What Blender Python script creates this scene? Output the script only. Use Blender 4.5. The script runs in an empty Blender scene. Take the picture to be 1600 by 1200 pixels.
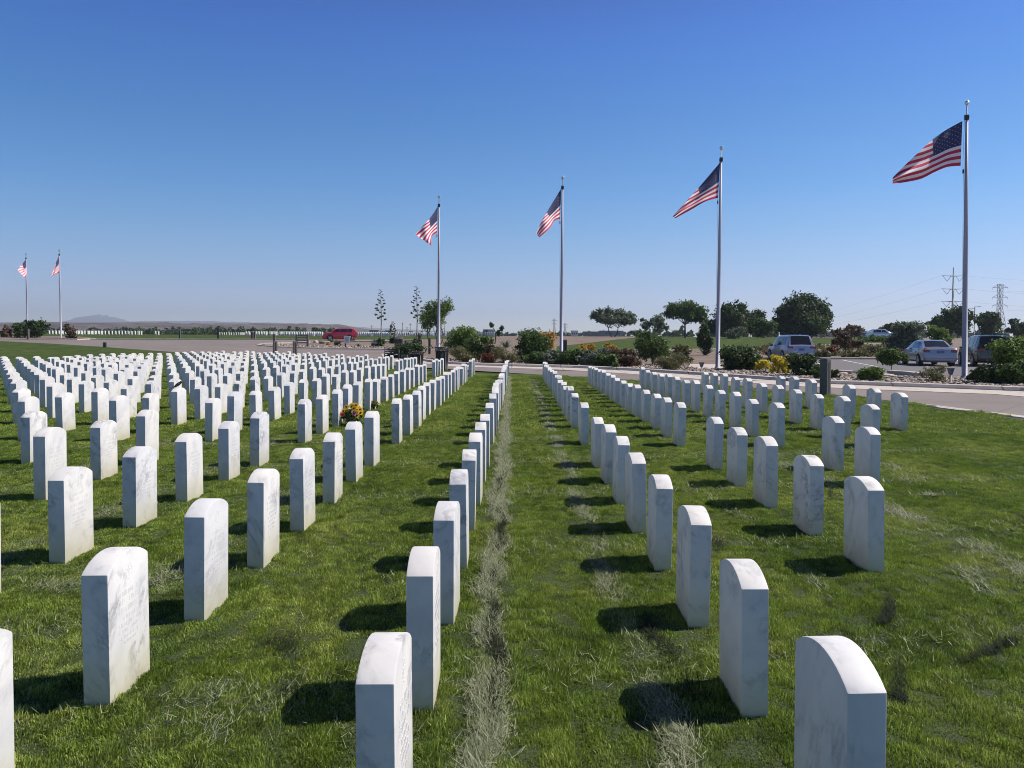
import bpy, bmesh, math, random
import numpy as np
from mathutils import Vector, Matrix
R = math.radians
random.seed(7); RNG = np.random.default_rng(7)
scene = bpy.context.scene
COL = scene.collection

# ---------------------------------------------------------------- camera, sky, sun, exposure
FPX, CX, CY, CAMH = 1202.0, 800.0, 565.0, 1.58
PITCH, YAW, ROLL = 0.0334, -0.0008, 0.0044
fwd = Vector((math.sin(-YAW) * math.cos(PITCH), math.cos(YAW) * math.cos(PITCH), -math.sin(PITCH)))
right0 = Vector((math.cos(YAW), math.sin(YAW), 0)).normalized()
up0 = right0.cross(fwd).normalized()
Rn = right0 * math.cos(ROLL) + up0 * math.sin(ROLL)
Un = -right0 * math.sin(ROLL) + up0 * math.cos(ROLL)
cam_d = bpy.data.cameras.new('camera'); cam = bpy.data.objects.new('camera', cam_d); COL.objects.link(cam)
m = Matrix((Rn, Un, -fwd)).transposed().to_4x4(); m.translation = Vector((0, 0, CAMH)); cam.matrix_world = m
cam_d.sensor_width = 36; cam_d.lens = FPX / 1600 * 36
cam_d.shift_y = -(600 - CY) / 1600.0
cam_d.clip_start = 0.05; cam_d.clip_end = 30000
scene.camera = cam

SUN_DIR = Vector((0.514, 0.12, 0.62)).normalized()
SUN_EL = math.asin(SUN_DIR.z); SUN_AZ = math.atan2(SUN_DIR.x, SUN_DIR.y)
world = bpy.data.worlds.new('World'); scene.world = world; world.use_nodes = True
wn = world.node_tree; bg = wn.nodes['Background']
sky = wn.nodes.new('ShaderNodeTexSky'); sky.sky_type = 'NISHITA'; sky.sun_disc = False
sky.sun_elevation = SUN_EL; sky.sun_rotation = SUN_AZ
sky.altitude = 100; sky.air_density = 1.0; sky.dust_density = 0.35; sky.ozone_density = 3.0
# sky tint: pale horizon to strong blue; unseen zenith darkened to cut fill light
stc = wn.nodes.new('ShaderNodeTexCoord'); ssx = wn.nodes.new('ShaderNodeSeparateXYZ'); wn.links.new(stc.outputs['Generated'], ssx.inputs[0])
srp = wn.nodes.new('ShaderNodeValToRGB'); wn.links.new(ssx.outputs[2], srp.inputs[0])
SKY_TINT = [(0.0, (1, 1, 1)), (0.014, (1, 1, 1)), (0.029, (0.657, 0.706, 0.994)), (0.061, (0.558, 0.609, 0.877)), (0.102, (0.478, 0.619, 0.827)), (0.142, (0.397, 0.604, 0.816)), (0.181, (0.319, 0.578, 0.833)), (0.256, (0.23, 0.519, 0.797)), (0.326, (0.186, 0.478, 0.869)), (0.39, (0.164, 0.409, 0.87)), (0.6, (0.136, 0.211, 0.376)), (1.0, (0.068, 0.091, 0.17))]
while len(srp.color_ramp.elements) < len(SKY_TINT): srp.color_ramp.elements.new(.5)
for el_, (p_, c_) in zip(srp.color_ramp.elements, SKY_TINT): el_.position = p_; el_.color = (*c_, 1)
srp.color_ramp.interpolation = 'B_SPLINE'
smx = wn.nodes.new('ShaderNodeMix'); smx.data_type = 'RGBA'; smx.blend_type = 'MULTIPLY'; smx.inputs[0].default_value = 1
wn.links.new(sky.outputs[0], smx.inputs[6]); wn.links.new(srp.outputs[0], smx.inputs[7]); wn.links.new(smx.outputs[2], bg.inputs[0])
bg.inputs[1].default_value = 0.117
sun_d = bpy.data.lights.new('sun', 'SUN'); sun = bpy.data.objects.new('sun', sun_d); COL.objects.link(sun)
sun_d.energy = 5.0; sun_d.angle = R(0.5); sun_d.color = (1.0, 0.935, 0.855)
sun.rotation_euler = SUN_DIR.to_track_quat('Z', 'Y').to_euler()
scene.view_settings.view_transform = 'Standard'; scene.view_settings.look = 'None'
scene.view_settings.exposure = 0.36; scene.view_settings.gamma = 1.0
scene.render.engine = 'CYCLES'
scene.cycles.filter_width = 1.0; scene.cycles.max_bounces = 6; scene.cycles.transparent_max_bounces = 8

# ---------------------------------------------------------------- terrain and picture-to-place helpers
YB = [-40, 0, 20, 45] + list(range(50, 130, 5)) + [180, 300, 600, 1200, 2500, 5000, 7600]
def _g(y):
    t = min(max((y - 45) / 80.0, 0), 1); return 1.5 * t * t * (3 - 2 * t)
GB = [_g(y) for y in YB]
def g(y): return float(np.interp(y, YB, GB))
def ray(px, py):
    d = fwd * FPX + Rn * (px - CX) - Un * (py - CY); return d / d.y
def P(px, py, lift=0.0):
    """where the sight line through a photo pixel meets the terrain"""
    d = ray(px, py); prev = 1.0
    ys = np.concatenate([np.arange(1, 130, .25), np.geomspace(130, 3000, 60)])
    for y in ys:
        if CAMH + d.z * y <= g(y) + lift:
            a, b = prev, y
            for _ in range(24):
                mid = (a + b) / 2
                if CAMH + d.z * mid <= g(mid) + lift: b = mid
                else: a = mid
            return Vector((d.x * b, b, g(b) + lift))
        prev = y
    return Vector((d.x * 3000, 3000, g(3000)))
def at(px, py, y):
    d = ray(px, py); return Vector((d.x * y, y, CAMH + d.z * y))
def project(v):
    q = Vector(v) - Vector((0, 0, CAMH)); dz = q.dot(fwd)
    return (CX + FPX * q.dot(Rn) / dz, CY - FPX * q.dot(Un) / dz, dz)

# ---------------------------------------------------------------- object helpers
def tag(o, label=None, cat=None, group=None, kind=None):
    if label: o['label'] = label
    if cat: o['category'] = cat
    if group: o['group'] = group
    if kind: o['kind'] = kind
    return o
def empty(name, loc, rz=0, label=None, cat=None, group=None):
    o = bpy.data.objects.new(name, None); COL.objects.link(o); o.location = loc; o.rotation_euler = (0, 0, rz)
    o.empty_display_size = .2
    return tag(o, label, cat, group)
def link(name, me, parent=None, loc=None):
    o = bpy.data.objects.new(name, me); COL.objects.link(o)
    if parent: o.parent = parent
    if loc is not None: o.location = loc
    return o
def from_bm(name, bm, mats, parent=None, smooth=False, sharp=None, loc=None):
    me = bpy.data.meshes.new(name); bm.normal_update(); bm.to_mesh(me); bm.free()
    for mm in (mats if isinstance(mats, (list, tuple)) else [mats]): me.materials.append(mm)
    if smooth: me.polygons.foreach_set('use_smooth', [True] * len(me.polygons))
    if sharp: me.set_sharp_from_angle(angle=R(sharp))
    return link(name, me, parent, loc)
def mesh_np(name, V, F, mats, parent=None, loc=None, smooth=False, attr=None, midx=None):
    me = bpy.data.meshes.new(name); V = np.asarray(V, np.float32); F = np.asarray(F, np.int32)
    me.vertices.add(len(V)); me.vertices.foreach_set('co', V.ravel())
    k = F.shape[1]; me.loops.add(F.size); me.loops.foreach_set('vertex_index', F.ravel())
    me.polygons.add(len(F)); me.polygons.foreach_set('loop_start', np.arange(0, F.size, k, dtype=np.int32))
    me.polygons.foreach_set('loop_total', np.full(len(F), k, np.int32))
    if smooth: me.polygons.foreach_set('use_smooth', np.ones(len(F), bool))
    if midx is not None: me.polygons.foreach_set('material_index', np.asarray(midx, np.int32))
    me.update(calc_edges=True)
    if attr is not None:
        a = me.attributes.new('rnd', 'FLOAT', 'FACE'); a.data.foreach_set('value', np.asarray(attr, np.float32))
    for mm in (mats if isinstance(mats, (list, tuple)) else [mats]): me.materials.append(mm)
    if name is None: return me
    return link(name, me, parent, loc)
def box(bm, c, s, rz=0, mi=0, bevel=0, rot=None):
    M = Matrix.Translation(Vector(c)) @ (rot if rot else Matrix.Rotation(rz, 4, 'Z')) @ Matrix.Diagonal((s[0], s[1], s[2], 1))
    r = bmesh.ops.create_cube(bm, size=1, matrix=M); vs = r['verts']
    fs = {f for v in vs for f in v.link_faces}
    for f in fs: f.material_index = mi
    if bevel:
        es = list({e for v in vs for e in v.link_edges})
        bmesh.ops.bevel(bm, geom=es, offset=bevel, segments=2, affect='EDGES', profile=.5, material=mi)
def tube(bm, pts, rads, n=8, mi=0, cap=True):
    pts = [Vector(p) for p in pts]; rings = []
    for i, p in enumerate(pts):
        a = pts[max(i - 1, 0)]; b = pts[min(i + 1, len(pts) - 1)]; t = (b - a)
        if t.length < 1e-9: t = Vector((0, 0, 1))
        t.normalize(); u = t.cross(Vector((0, 1, 0)) if abs(t.y) < .9 else Vector((1, 0, 0))).normalized(); w = t.cross(u)
        r = rads[i] if isinstance(rads, (list, tuple)) else rads
        rings.append([bm.verts.new(p + (u * math.cos(2 * math.pi * k / n) + w * math.sin(2 * math.pi * k / n)) * r) for k in range(n)])
    for i in range(len(rings) - 1):
        for k in range(n):
            f = bm.faces.new((rings[i][k], rings[i][(k + 1) % n], rings[i + 1][(k + 1) % n], rings[i + 1][k])); f.material_index = mi; f.smooth = True
    if cap:
        for rg in (rings[0], rings[-1]):
            f = bm.faces.new(rg); f.material_index = mi
def sphere(bm, c, r, mi=0, seg=12, sc=(1, 1, 1)):
    M = Matrix.Translation(Vector(c)) @ Matrix.Diagonal((sc[0], sc[1], sc[2], 1))
    q = bmesh.ops.create_uvsphere(bm, u_segments=seg, v_segments=max(6, seg // 2), radius=r, matrix=M)
    for v in q['verts']:
        for f in v.link_faces: f.material_index = mi; f.smooth = True

# ---------------------------------------------------------------- materials
def new_mat(name):
    mt = bpy.data.materials.new(name); mt.use_nodes = True; nt = mt.node_tree
    return mt, nt, nt.nodes['Principled BSDF']
def N(nt, t, **kw):
    n = nt.nodes.new('ShaderNode' + t)
    for k, v in kw.items():
        if k in n.inputs: n.inputs[k].default_value = v
        else: setattr(n, k, v)
    return n
def mixc(nt, fac, a, b, mode='MIX'):
    n = nt.nodes.new('ShaderNodeMix'); n.data_type = 'RGBA'; n.blend_type = mode
    for s, v in ((n.inputs[0], fac), (n.inputs[6], a), (n.inputs[7], b)):
        if hasattr(v, 'is_output') or isinstance(v, bpy.types.NodeSocket): nt.links.new(v, s)
        else: s.default_value = v if not isinstance(v, tuple) else (*v[:3], 1)
    return n.outputs[2]
def ramp(nt, src, stops):
    n = nt.nodes.new('ShaderNodeValToRGB'); e = n.color_ramp.elements
    while len(e) < len(stops): e.new(.5)
    for el, (p, c) in zip(e, stops): el.position = p; el.color = (*c, 1) if isinstance(c, tuple) else (c, c, c, 1)
    nt.links.new(src, n.inputs[0]); return n.outputs[0]
def noise(nt, vec, scale, detail=4, rough=.55):
    n = nt.nodes.new('ShaderNodeTexNoise'); n.inputs['Scale'].default_value = scale
    n.inputs['Detail'].default_value = detail; n.inputs['Roughness'].default_value = rough
    if vec is not None: nt.links.new(vec, n.inputs['Vector'])
    return n.outputs[0]
def bump(nt, bs, h, strength=.3, dist=.02):
    b = nt.nodes.new('ShaderNodeBump'); b.inputs['Strength'].default_value = strength; b.inputs['Distance'].default_value = dist
    nt.links.new(h, b.inputs['Height']); nt.links.new(b.outputs[0], bs.inputs['Normal'])
def mathn(nt, op, a, b=None, c=None):
    n = nt.nodes.new('ShaderNodeMath'); n.operation = op
    for i, v in enumerate((a, b, c)):
        if v is None: continue
        if isinstance(v, (int, float)): n.inputs[i].default_value = v
        else: nt.links.new(v, n.inputs[i])
    return n.outputs[0]
def simple(name, col, rough=.6, metal=0, vary=.15, scale=6, spec=.5, coat=0):
    mt, nt, b = new_mat(name); tc = N(nt, 'TexCoord'); nz = noise(nt, tc.outputs['Object'], scale)
    lo = tuple(c * (1 - vary) for c in col); hi = tuple(min(1, c * (1 + vary)) for c in col)
    nt.links.new(ramp(nt, nz, [(.3, lo), (.7, hi)]), b.inputs['Base Color'])
    b.inputs['Roughness'].default_value = rough; b.inputs['Metallic'].default_value = metal
    b.inputs['Specular IOR Level'].default_value = spec; b.inputs['Coat Weight'].default_value = coat
    return mt
def leafmat(name, dark, light, trans=.35, rough=.55):
    mt, nt, b = new_mat(name); at_ = N(nt, 'Attribute', attribute_name='rnd'); ob = N(nt, 'ObjectInfo')
    c = ramp(nt, at_.outputs['Fac'], [(0, dark), (.6, tuple((a + l) / 2 for a, l in zip(dark, light))), (1, light)])
    nt.links.new(c, b.inputs['Base Color']); b.inputs['Roughness'].default_value = rough
    b.inputs['Specular IOR Level'].default_value = .25
    tr = N(nt, 'BsdfTranslucent'); nt.links.new(c, tr.inputs[0]); mx = N(nt, 'MixShader'); mx.inputs[0].default_value = trans
    nt.links.new(b.outputs[0], mx.inputs[1]); nt.links.new(tr.outputs[0], mx.inputs[2])
    nt.links.new(mx.outputs[0], nt.nodes['Material Output'].inputs[0]); return mt

def lawn_color(nt, pos, rnd=None):
    """turf colour as it lies on the field: patchy green, pale dry lines along the graves"""
    sx = N(nt, 'SeparateXYZ'); nt.links.new(pos, sx.inputs[0])
    mp = N(nt, 'Mapping'); mp.inputs['Scale'].default_value = (1, .55, 1); nt.links.new(pos, mp.inputs[0])
    n1 = noise(nt, mp.outputs[0], 1.1, 5); n2 = noise(nt, mp.outputs[0], 5.0, 4); n3 = noise(nt, pos, 24.0, 3)
    base = ramp(nt, n1, [(.28, (.095, .155, .025)), (.5, (.225, .300, .050)), (.70, (.380, .420, .100))])
    base = mixc(nt, ramp(nt, n2, [(.45, 0.0), (.75, .7)]), base, (.235, .345, .050))
    base = mixc(nt, ramp(nt, n2, [(.62, 0.0), (.78, .4)]), base, (.33, .21, .08))
    n4 = noise(nt, mp.outputs[0], 11.0, 3, .6); base = mixc(nt, ramp(nt, n4, [(.52, 0.0), (.68, .55)]), base, (.030, .058, .012))
    n5 = noise(nt, mp.outputs[0], 2.6, 4, .6); base = mixc(nt, ramp(nt, n5, [(.57, 0.0), (.72, .4)]), base, (.045, .085, .016)); base = mixc(nt, ramp(nt, n5, [(.28, .55), (.44, 0.0)]), base, (.34, .37, .12))
    # mowing bands far off
    w = N(nt, 'TexWave', wave_type='BANDS', bands_direction='Y'); w.inputs['Scale'].default_value = .16; w.inputs['Distortion'].default_value = 1.2
    nt.links.new(pos, w.inputs[0])
    far = mathn(nt, 'MULTIPLY', ramp(nt, mathn(nt, 'DIVIDE', sx.outputs[1], 100), [(.3, 0.0), (.45, .55)]), w.outputs[1])
    base = mixc(nt, far, base, (.07, .115, .03))
    # pale strips: distance of x (with wander) to each strip line
    wob = mathn(nt, 'MULTIPLY', mathn(nt, 'SUBTRACT', noise(nt, pos, 1.7, 3), .5), .28)
    x = mathn(nt, 'ADD', sx.outputs[0], wob)
    tot = None
    for c, wd, s in ((-.11, .075, .8), (.64, .08, .5), (3.45, .20, .35), (-2.15, .13, .35), (-3.5, .13, .35), (-5.0, .15, .3)):
        d = mathn(nt, 'DIVIDE', mathn(nt, 'ABSOLUTE', mathn(nt, 'SUBTRACT', x, c)), wd)
        v = mathn(nt, 'MULTIPLY', mathn(nt, 'POWER', 2.718, mathn(nt, 'MULTIPLY', mathn(nt, 'MULTIPLY', d, d), -1)), s)
        tot = v if tot is None else mathn(nt, 'ADD', tot, v)
    brk = ramp(nt, n2, [(.42, .05), (.58, 1.0)]); tot = mathn(nt, 'MULTIPLY', tot, brk)
    if rnd is not None:
        tot = mathn(nt, 'MULTIPLY', tot, ramp(nt, rnd, [(.0, .25), (.7, 1.15)]))
    base = mixc(nt, mathn(nt, 'MINIMUM', tot, .95), base, (.42, .44, .28))
    return base, n3
def make_ground_grass():
    mt, nt, b = new_mat('turf'); ge = N(nt, 'NewGeometry'); base, n3 = lawn_color(nt, ge.outputs['Position'])
    dark = mixc(nt, 1.0, base, ramp(nt, n3, [(.3, (.18, .21, .21)), (.65, (.36, .39, .38))]), 'MULTIPLY')
    nt.links.new(dark, b.inputs['Base Color']); b.inputs['Roughness'].default_value = .9; b.inputs['Specular IOR Level'].default_value = .1
    bump(nt, b, n3, .8, .03); return mt
def make_blade():
    mt, nt, b = new_mat('grass_blade'); ge = N(nt, 'NewGeometry'); a = N(nt, 'Attribute', attribute_name='rnd')
    base, n3 = lawn_color(nt, ge.outputs['Position'], a.outputs['Fac'])
    c = mixc(nt, 1.0, base, ramp(nt, a.outputs['Fac'], [(0, (.45, .55, .45)), (.45, (1.0, 1.0, .9)), (.88, (1.4, 1.35, 1.3)), (.93, (1.9, 1.7, 2.2)), (1, (2.2, 2.0, 3.0))]), 'MULTIPLY')
    nt.links.new(c, b.inputs['Base Color']); b.inputs['Roughness'].default_value = .5; b.inputs['Specular IOR Level'].default_value = .35
    tr = N(nt, 'BsdfTranslucent'); nt.links.new(c, tr.inputs[0]); mx = N(nt, 'MixShader'); mx.inputs[0].default_value = .35
    nt.links.new(b.outputs[0], mx.inputs[1]); nt.links.new(tr.outputs[0], mx.inputs[2])
    nt.links.new(mx.outputs[0], nt.nodes['Material Output'].inputs[0]); return mt
def make_marble():
    mt, nt, b = new_mat('marble'); tc = N(nt, 'TexCoord'); oi = N(nt, 'ObjectInfo')
    off = N(nt, 'VectorMath', operation='SCALE'); off.inputs[0].default_value = (37, 91, 53); nt.links.new(oi.outputs['Random'], off.inputs['Scale'])
    add = N(nt, 'VectorMath', operation='ADD'); nt.links.new(tc.outputs['Object'], add.inputs[0]); nt.links.new(off.outputs[0], add.inputs[1])
    rot = N(nt, 'VectorRotate', rotation_type='AXIS_ANGLE'); rot.inputs['Axis'].default_value = (1, .6, .2)
    nt.links.new(add.outputs[0], rot.inputs[0]); nt.links.new(mathn(nt, 'MULTIPLY', oi.outputs['Random'], 5), rot.inputs['Angle'])
    mp = N(nt, 'Mapping'); mp.inputs['Scale'].default_value = (2.2, 2.2, .75); nt.links.new(rot.outputs[0], mp.inputs[0])
    wrp = noise(nt, mp.outputs[0], 3.2, 8, .65)
    vein = mathn(nt, 'ABSOLUTE', mathn(nt, 'SUBTRACT', wrp, .5))
    vm = ramp(nt, vein, [(.0, 1.0), (.014, .7), (.07, 0.0)])
    gate = ramp(nt, noise(nt, add.outputs[0], 5, 3), [(.46, 0.0), (.64, 1.0)])
    vfac = mathn(nt, 'MULTIPLY', mathn(nt, 'MULTIPLY', vm, gate), ramp(nt, oi.outputs['Random'], [(.0, .15), (1, .75)]))
    cloud = noise(nt, mp.outputs[0], 2.2, 5, .6)
    tone = ramp(nt, cloud, [(.32, (.585, .585, .60)), (.58, (.70, .692, .68))])
    tint = ramp(nt, mathn(nt, 'FRACT', mathn(nt, 'MULTIPLY', oi.outputs['Random'], 17.3)), [(0, (.90, .905, .93)), (.5, (1, .975, .94)), (1, (1, .99, .975))])
    tone = mixc(nt, 1.0, tone, tint, 'MULTIPLY')
    c = mixc(nt, vfac, tone, (.13, .14, .17))
    sz = N(nt, 'SeparateXYZ'); nt.links.new(tc.outputs['Object'], sz.inputs[0])
    st = ramp(nt, mathn(nt, 'ADD', sz.outputs[2], mathn(nt, 'MULTIPLY', noise(nt, add.outputs[0], 9, 4), .16)), [(.09, .75), (.18, .38), (.34, 0.0)])
    c = mixc(nt, st, c, (.47, .44, .24))
    nt.links.new(c, b.inputs['Base Color']); b.inputs['Roughness'].default_value = .55; b.inputs['Specular IOR Level'].default_value = .35
    bump(nt, b, noise(nt, add.outputs[0], 120, 3), .12, .002); return mt
def make_asphalt():
    mt, nt, b = new_mat('asphalt'); ge = N(nt, 'NewGeometry'); p = ge.outputs['Position']
    c = ramp(nt, noise(nt, p, .35, 6), [(.3, (.160, .132, .120)), (.7, (.205, .170, .155))])
    c = mixc(nt, 1.0, c, ramp(nt, noise(nt, p, 60, 3), [(.3, .8), (.7, 1.15)]), 'MULTIPLY')
    vo = N(nt, 'TexVoronoi', feature='DISTANCE_TO_EDGE'); vo.inputs['Scale'].default_value = .22; nt.links.new(p, vo.inputs['Vector'])
    c = mixc(nt, ramp(nt, vo.outputs['Distance'], [(.0, .5), (.006, 0.0)]), c, (.07, .06, .06))
    c = mixc(nt, ramp(nt, noise(nt, p, 1.3, 5, .7), [(.58, 0.0), (.72, .35)]), c, (.08, .07, .065))
    nt.links.new(c, b.inputs['Base Color']); b.inputs['Roughness'].default_value = .9; bump(nt, b, noise(nt, p, 80, 2), .3, .01); return mt
def make_dirt():
    mt, nt, b = new_mat('dirt'); ge = N(nt, 'NewGeometry'); p = ge.outputs['Position']
    c = ramp(nt, noise(nt, p, .5, 6), [(.3, (.135, .097, .072)), (.7, (.205, .152, .116))])
    c = mixc(nt, 1.0, c, ramp(nt, noise(nt, p, 9, 5), [(.3, .7), (.7, 1.2)]), 'MULTIPLY')
    nt.links.new(c, b.inputs['Base Color']); b.inputs['Roughness'].default_value = .95; bump(nt, b, noise(nt, p, 7, 5), .6, .05); return mt
M = {}
HAZE_D = 1.9e-4
M['turf'] = make_ground_grass(); M['blade'] = make_blade(); M['marble'] = make_marble(); M['asphalt'] = make_asphalt(); M['dirt'] = make_dirt()
M['parking'] = simple('parking_asphalt', (.125, .115, .115), .9, vary=.12, scale=3)
M['concrete'] = simple('concrete', (.44, .385, .34), .85, vary=.16, scale=3)
_nt = M['concrete'].node_tree; _ge = N(_nt, 'NewGeometry'); _sx = N(_nt, 'SeparateXYZ'); _nt.links.new(_ge.outputs['Position'], _sx.inputs[0]); _b = _nt.nodes['Principled BSDF']; _src = _b.inputs['Base Color'].links[0].from_socket
_jt = ramp(_nt, mathn(_nt, 'FRACT', mathn(_nt, 'MULTIPLY', _sx.outputs[0], .41)), [(0.0, .75), (.016, .75), (.02, 0.0)]); _nt.links.new(mixc(_nt, _jt, _src, (.10, .085, .075)), _b.inputs['Base Color'])
M['paint_white'] = simple('white_paint', (.72, .72, .70), .7, vary=.06)
M['carve'] = simple('carved_letters', (.68, .67, .67), .8, vary=.1)
M['pole'] = simple('pole_paint', (.34, .34, .40), .5, vary=.05, spec=.4)
M['black'] = simple('black_metal', (.018, .018, .02), .45, vary=.2)
M['gold'] = simple('gilt_ball', (.75, .72, .62), .18, metal=1, vary=.05)
M['red'] = simple('flag_red', (.52, .012, .055), .8, vary=.06); M['white'] = simple('flag_white', (.76, .74, .77), .8, vary=.04); M['blue'] = simple('flag_blue', (.020, .025, .105), .8, vary=.1); M['star'] = simple('flag_star', (.28, .28, .36), .8, vary=.1)
M['wood'] = simple('weathered_wood', (.20, .165, .14), .85, vary=.25, scale=14)
M['wood_dark'] = simple('dark_groove', (.045, .042, .042), .85, vary=.2, scale=14)
M['post_grey'] = simple('grey_timber', (.10, .105, .095), .85, vary=.25, scale=18)
M['bark'] = simple('bark', (.13, .10, .085), .9, vary=.3, scale=12)
M['rock'] = simple('rock', (.40, .33, .27), .85, vary=.35, scale=1.6)
M['boulder'] = simple('boulder', (.20, .18, .175), .85, vary=.3, scale=4)
M['boulder_dark'] = simple('boulder_dark', (.05, .048, .055), .8, vary=.3, scale=4)
M['glass'] = simple('car_glass', (.012, .014, .018), .05, vary=.1, spec=.8)
M['glass_side'] = simple('car_side_glass', (.015, .018, .025), .05, vary=.1, spec=.9)
M['tyre'] = simple('tyre', (.02, .02, .02), .85); M['rim'] = simple('rim', (.5, .5, .52), .3, metal=.8)
M['tail'] = simple('tail_light', (.17, .006, .012), .25, spec=.8); M['lamp'] = simple('lamp_glass', (.7, .7, .7), .15, spec=.8)
M['plastic'] = simple('black_plastic', (.02, .02, .022), .6); M['plate'] = simple('plate', (.12, .14, .25), .5)
M['hill'] = simple('hill_scrub', (.085, .070, .066), .95, vary=.55, scale=.05)
M['mount'] = simple('mountain_rock', (.12, .11, .11), .95, vary=.2, scale=.002)
M['steel'] = simple('galvanised_steel', (.13, .14, .16), .6)
M['wire'] = simple('wire', (.25, .27, .31), .5)
M['bldg'] = simple('pale_wall', (.55, .54, .52), .8, vary=.06); M['bldg_dark'] = simple('roof_grey', (.16, .17, .2), .8)
M['leaf_dark'] = leafmat('foliage_dark', (.020, .042, .014), (.115, .165, .050), .3)
M['leaf_mid'] = leafmat('foliage_mid', (.032, .065, .016), (.165, .245, .062), .35)
M['leaf_bright'] = leafmat('foliage_bright', (.055, .105, .018), (.25, .34, .075), .35)
M['leaf_grey'] = leafmat('foliage_grey', (.05, .075, .045), (.24, .29, .19), .3)
M['leaf_olive'] = leafmat('foliage_olive', (.07, .075, .025), (.24, .23, .10), .3)
M['leaf_brown'] = leafmat('foliage_brown', (.06, .042, .025), (.22, .14, .085), .3)
M['leaf_red'] = leafmat('foliage_red', (.05, .055, .02), (.30, .06, .045), .3)
M['leaf_yellow'] = leafmat('foliage_yellow', (.42, .34, .02), (.88, .74, .08), .35)
M['leaf_orange'] = leafmat('foliage_orange', (.32, .19, .03), (.70, .42, .06), .35)
M['agave'] = leafmat('agave_leaf', (.06, .085, .06), (.16, .20, .14), .1)
M['petal_yellow'] = leafmat('petal_yellow', (.72, .42, .01), (.90, .62, .02), .3); M['petal_red'] = leafmat('petal_red', (.45, .03, .03), (.65, .12, .08), .3)
M['petal_pink'] = leafmat('petal_pink', (.5, .06, .2), (.75, .45, .55), .3); M['seed'] = simple('flower_centre', (.06, .025, .01), .9)
M['bird'] = simple('bird_feather', (.012, .012, .016), .5)
M['foil'] = simple('dark_foil', (.03, .04, .03), .35)

# ---------------------------------------------------------------- sheets of ground
def sheet(name, pts, mat, dz=0.0, thick=0.0, kind='structure', ycut=None):
    bm = bmesh.new(); vs = [bm.verts.new((p[0], p[1], 0)) for p in pts]; bm.faces.new(vs)
    bmesh.ops.triangulate(bm, faces=bm.faces[:], ngon_method='EAR_CLIP')
    ymin = min(p[1] for p in pts); ymax = max(p[1] for p in pts)
    for y in YB:
        if ymin < y < ymax:
            bmesh.ops.bisect_plane(bm, geom=bm.verts[:] + bm.edges[:] + bm.faces[:], plane_co=(0, y, 0), plane_no=(0, 1, 0))
    if ycut: bmesh.ops.bisect_plane(bm, geom=bm.verts[:] + bm.edges[:] + bm.faces[:], plane_co=(0, ycut, 0), plane_no=(0, 1, 0), clear_outer=True)
    bmesh.ops.recalc_face_normals(bm, faces=bm.faces[:])
    if bm.faces and sum(f.normal.z for f in bm.faces) < 0: bmesh.ops.reverse_faces(bm, faces=bm.faces[:])
    if thick:
        for v in bm.verts: v.co.z = g(v.co.y) + dz
        r = bmesh.ops.extrude_face_region(bm, geom=bm.faces[:])
        for v in [e for e in r['geom'] if isinstance(e, bmesh.types.BMVert)]: v.co.z += thick
    else:
        for v in bm.verts: v.co.z = g(v.co.y) + dz
    return tag(from_bm(name, bm, mat), kind=kind)
def PX(*pp): return [tuple(P(*q)[:2]) for q in pp]
def curb(name, pts, w=.28, h=.13, mat=None, gutter=0.0):
    """kerb swept along ground points; an extra flat gutter on its right hand side"""
    mat = mat or M['concrete']; bm = bmesh.new(); P2 = [Vector((p[0], p[1], 0)) for p in pts]; rows = []
    fine = []
    for a, b in zip(P2[:-1], P2[1:]):
        n = max(1, int((b - a).length / 2)); fine += [a.lerp(b, i / n) for i in range(n)]
    fine.append(P2[-1])
    for i, p in enumerate(fine):
        t = (fine[min(i + 1, len(fine) - 1)] - fine[max(i - 1, 0)]).normalized(); nrm = Vector((t.y, -t.x, 0)); z = g(p.y)
        prof = [(0, -.05), (0, h), (w * .3, h + .02), (w * .8, h), (w, h * .45), (w + .001, .02)] + ([(w + gutter, .016), (w + gutter, -.05)] if gutter else [(w + .002, -.05)])
        rows.append([bm.verts.new(p + nrm * a + Vector((0, 0, z + b))) for a, b in prof])
    for r1, r2 in zip(rows[:-1], rows[1:]):
        for k in range(len(r1) - 1): bm.faces.new((r1[k], r1[k + 1], r2[k + 1], r2[k]))
    for e in (rows[0], rows[-1]): bm.faces.new(e)
    bmesh.ops.recalc_face_normals(bm, faces=bm.faces[:])
    return tag(from_bm(name, bm, mat), kind='structure')

sheet('ground', [(-7600, -40), (7600, -40), (7600, 7600), (-7600, 7600)], M['dirt'])
LAWN = [(-130, -30), (14, -30), (13, 0), (12, 9)] + PX((1600, 652), (1430, 632), (1296, 616), (1100, 601), (900, 589), (830, 585), (745, 582), (640, 575), (560, 569), (470, 563), (380, 558), (300, 552), (240, 548), (160, 542), (80, 537), (0, 533)) + [(-130, 98)]
sheet('lawn', LAWN, M['turf'], .010)
M['soil'] = simple('turf_thatch', (.030, .044, .012), .95, vary=.75, scale=70)
sheet('turf_soil', LAWN, M['soil'], .014, ycut=29.0)
ROAD = [(16, -30), (16, 9)] + PX((1600, 652), (1430, 632), (1296, 616), (1100, 601), (900, 589), (830, 585), (745, 582), (640, 575), (560, 569), (470, 563), (380, 558), (300, 552), (240, 548), (160, 542), (80, 537), (0, 533)) + [(-130, 98), (-130, 110)] + PX((0, 529), (150, 530.5), (340, 531), (480, 531), (560, 531), (640, 531), (640, 533), (520, 533.5), (470, 535), (415, 537.5), (400, 539.6), (430, 543), (480, 545), (600, 547.5), (640, 555), (655, 566), (690, 571), (745, 573.5), (900, 577.5), (1000, 583), (1100, 589.5), (1296, 603), (1600, 615)) + [(22, 12), (22, -30)]
sheet('road', ROAD, M['asphalt'], .005)
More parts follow.
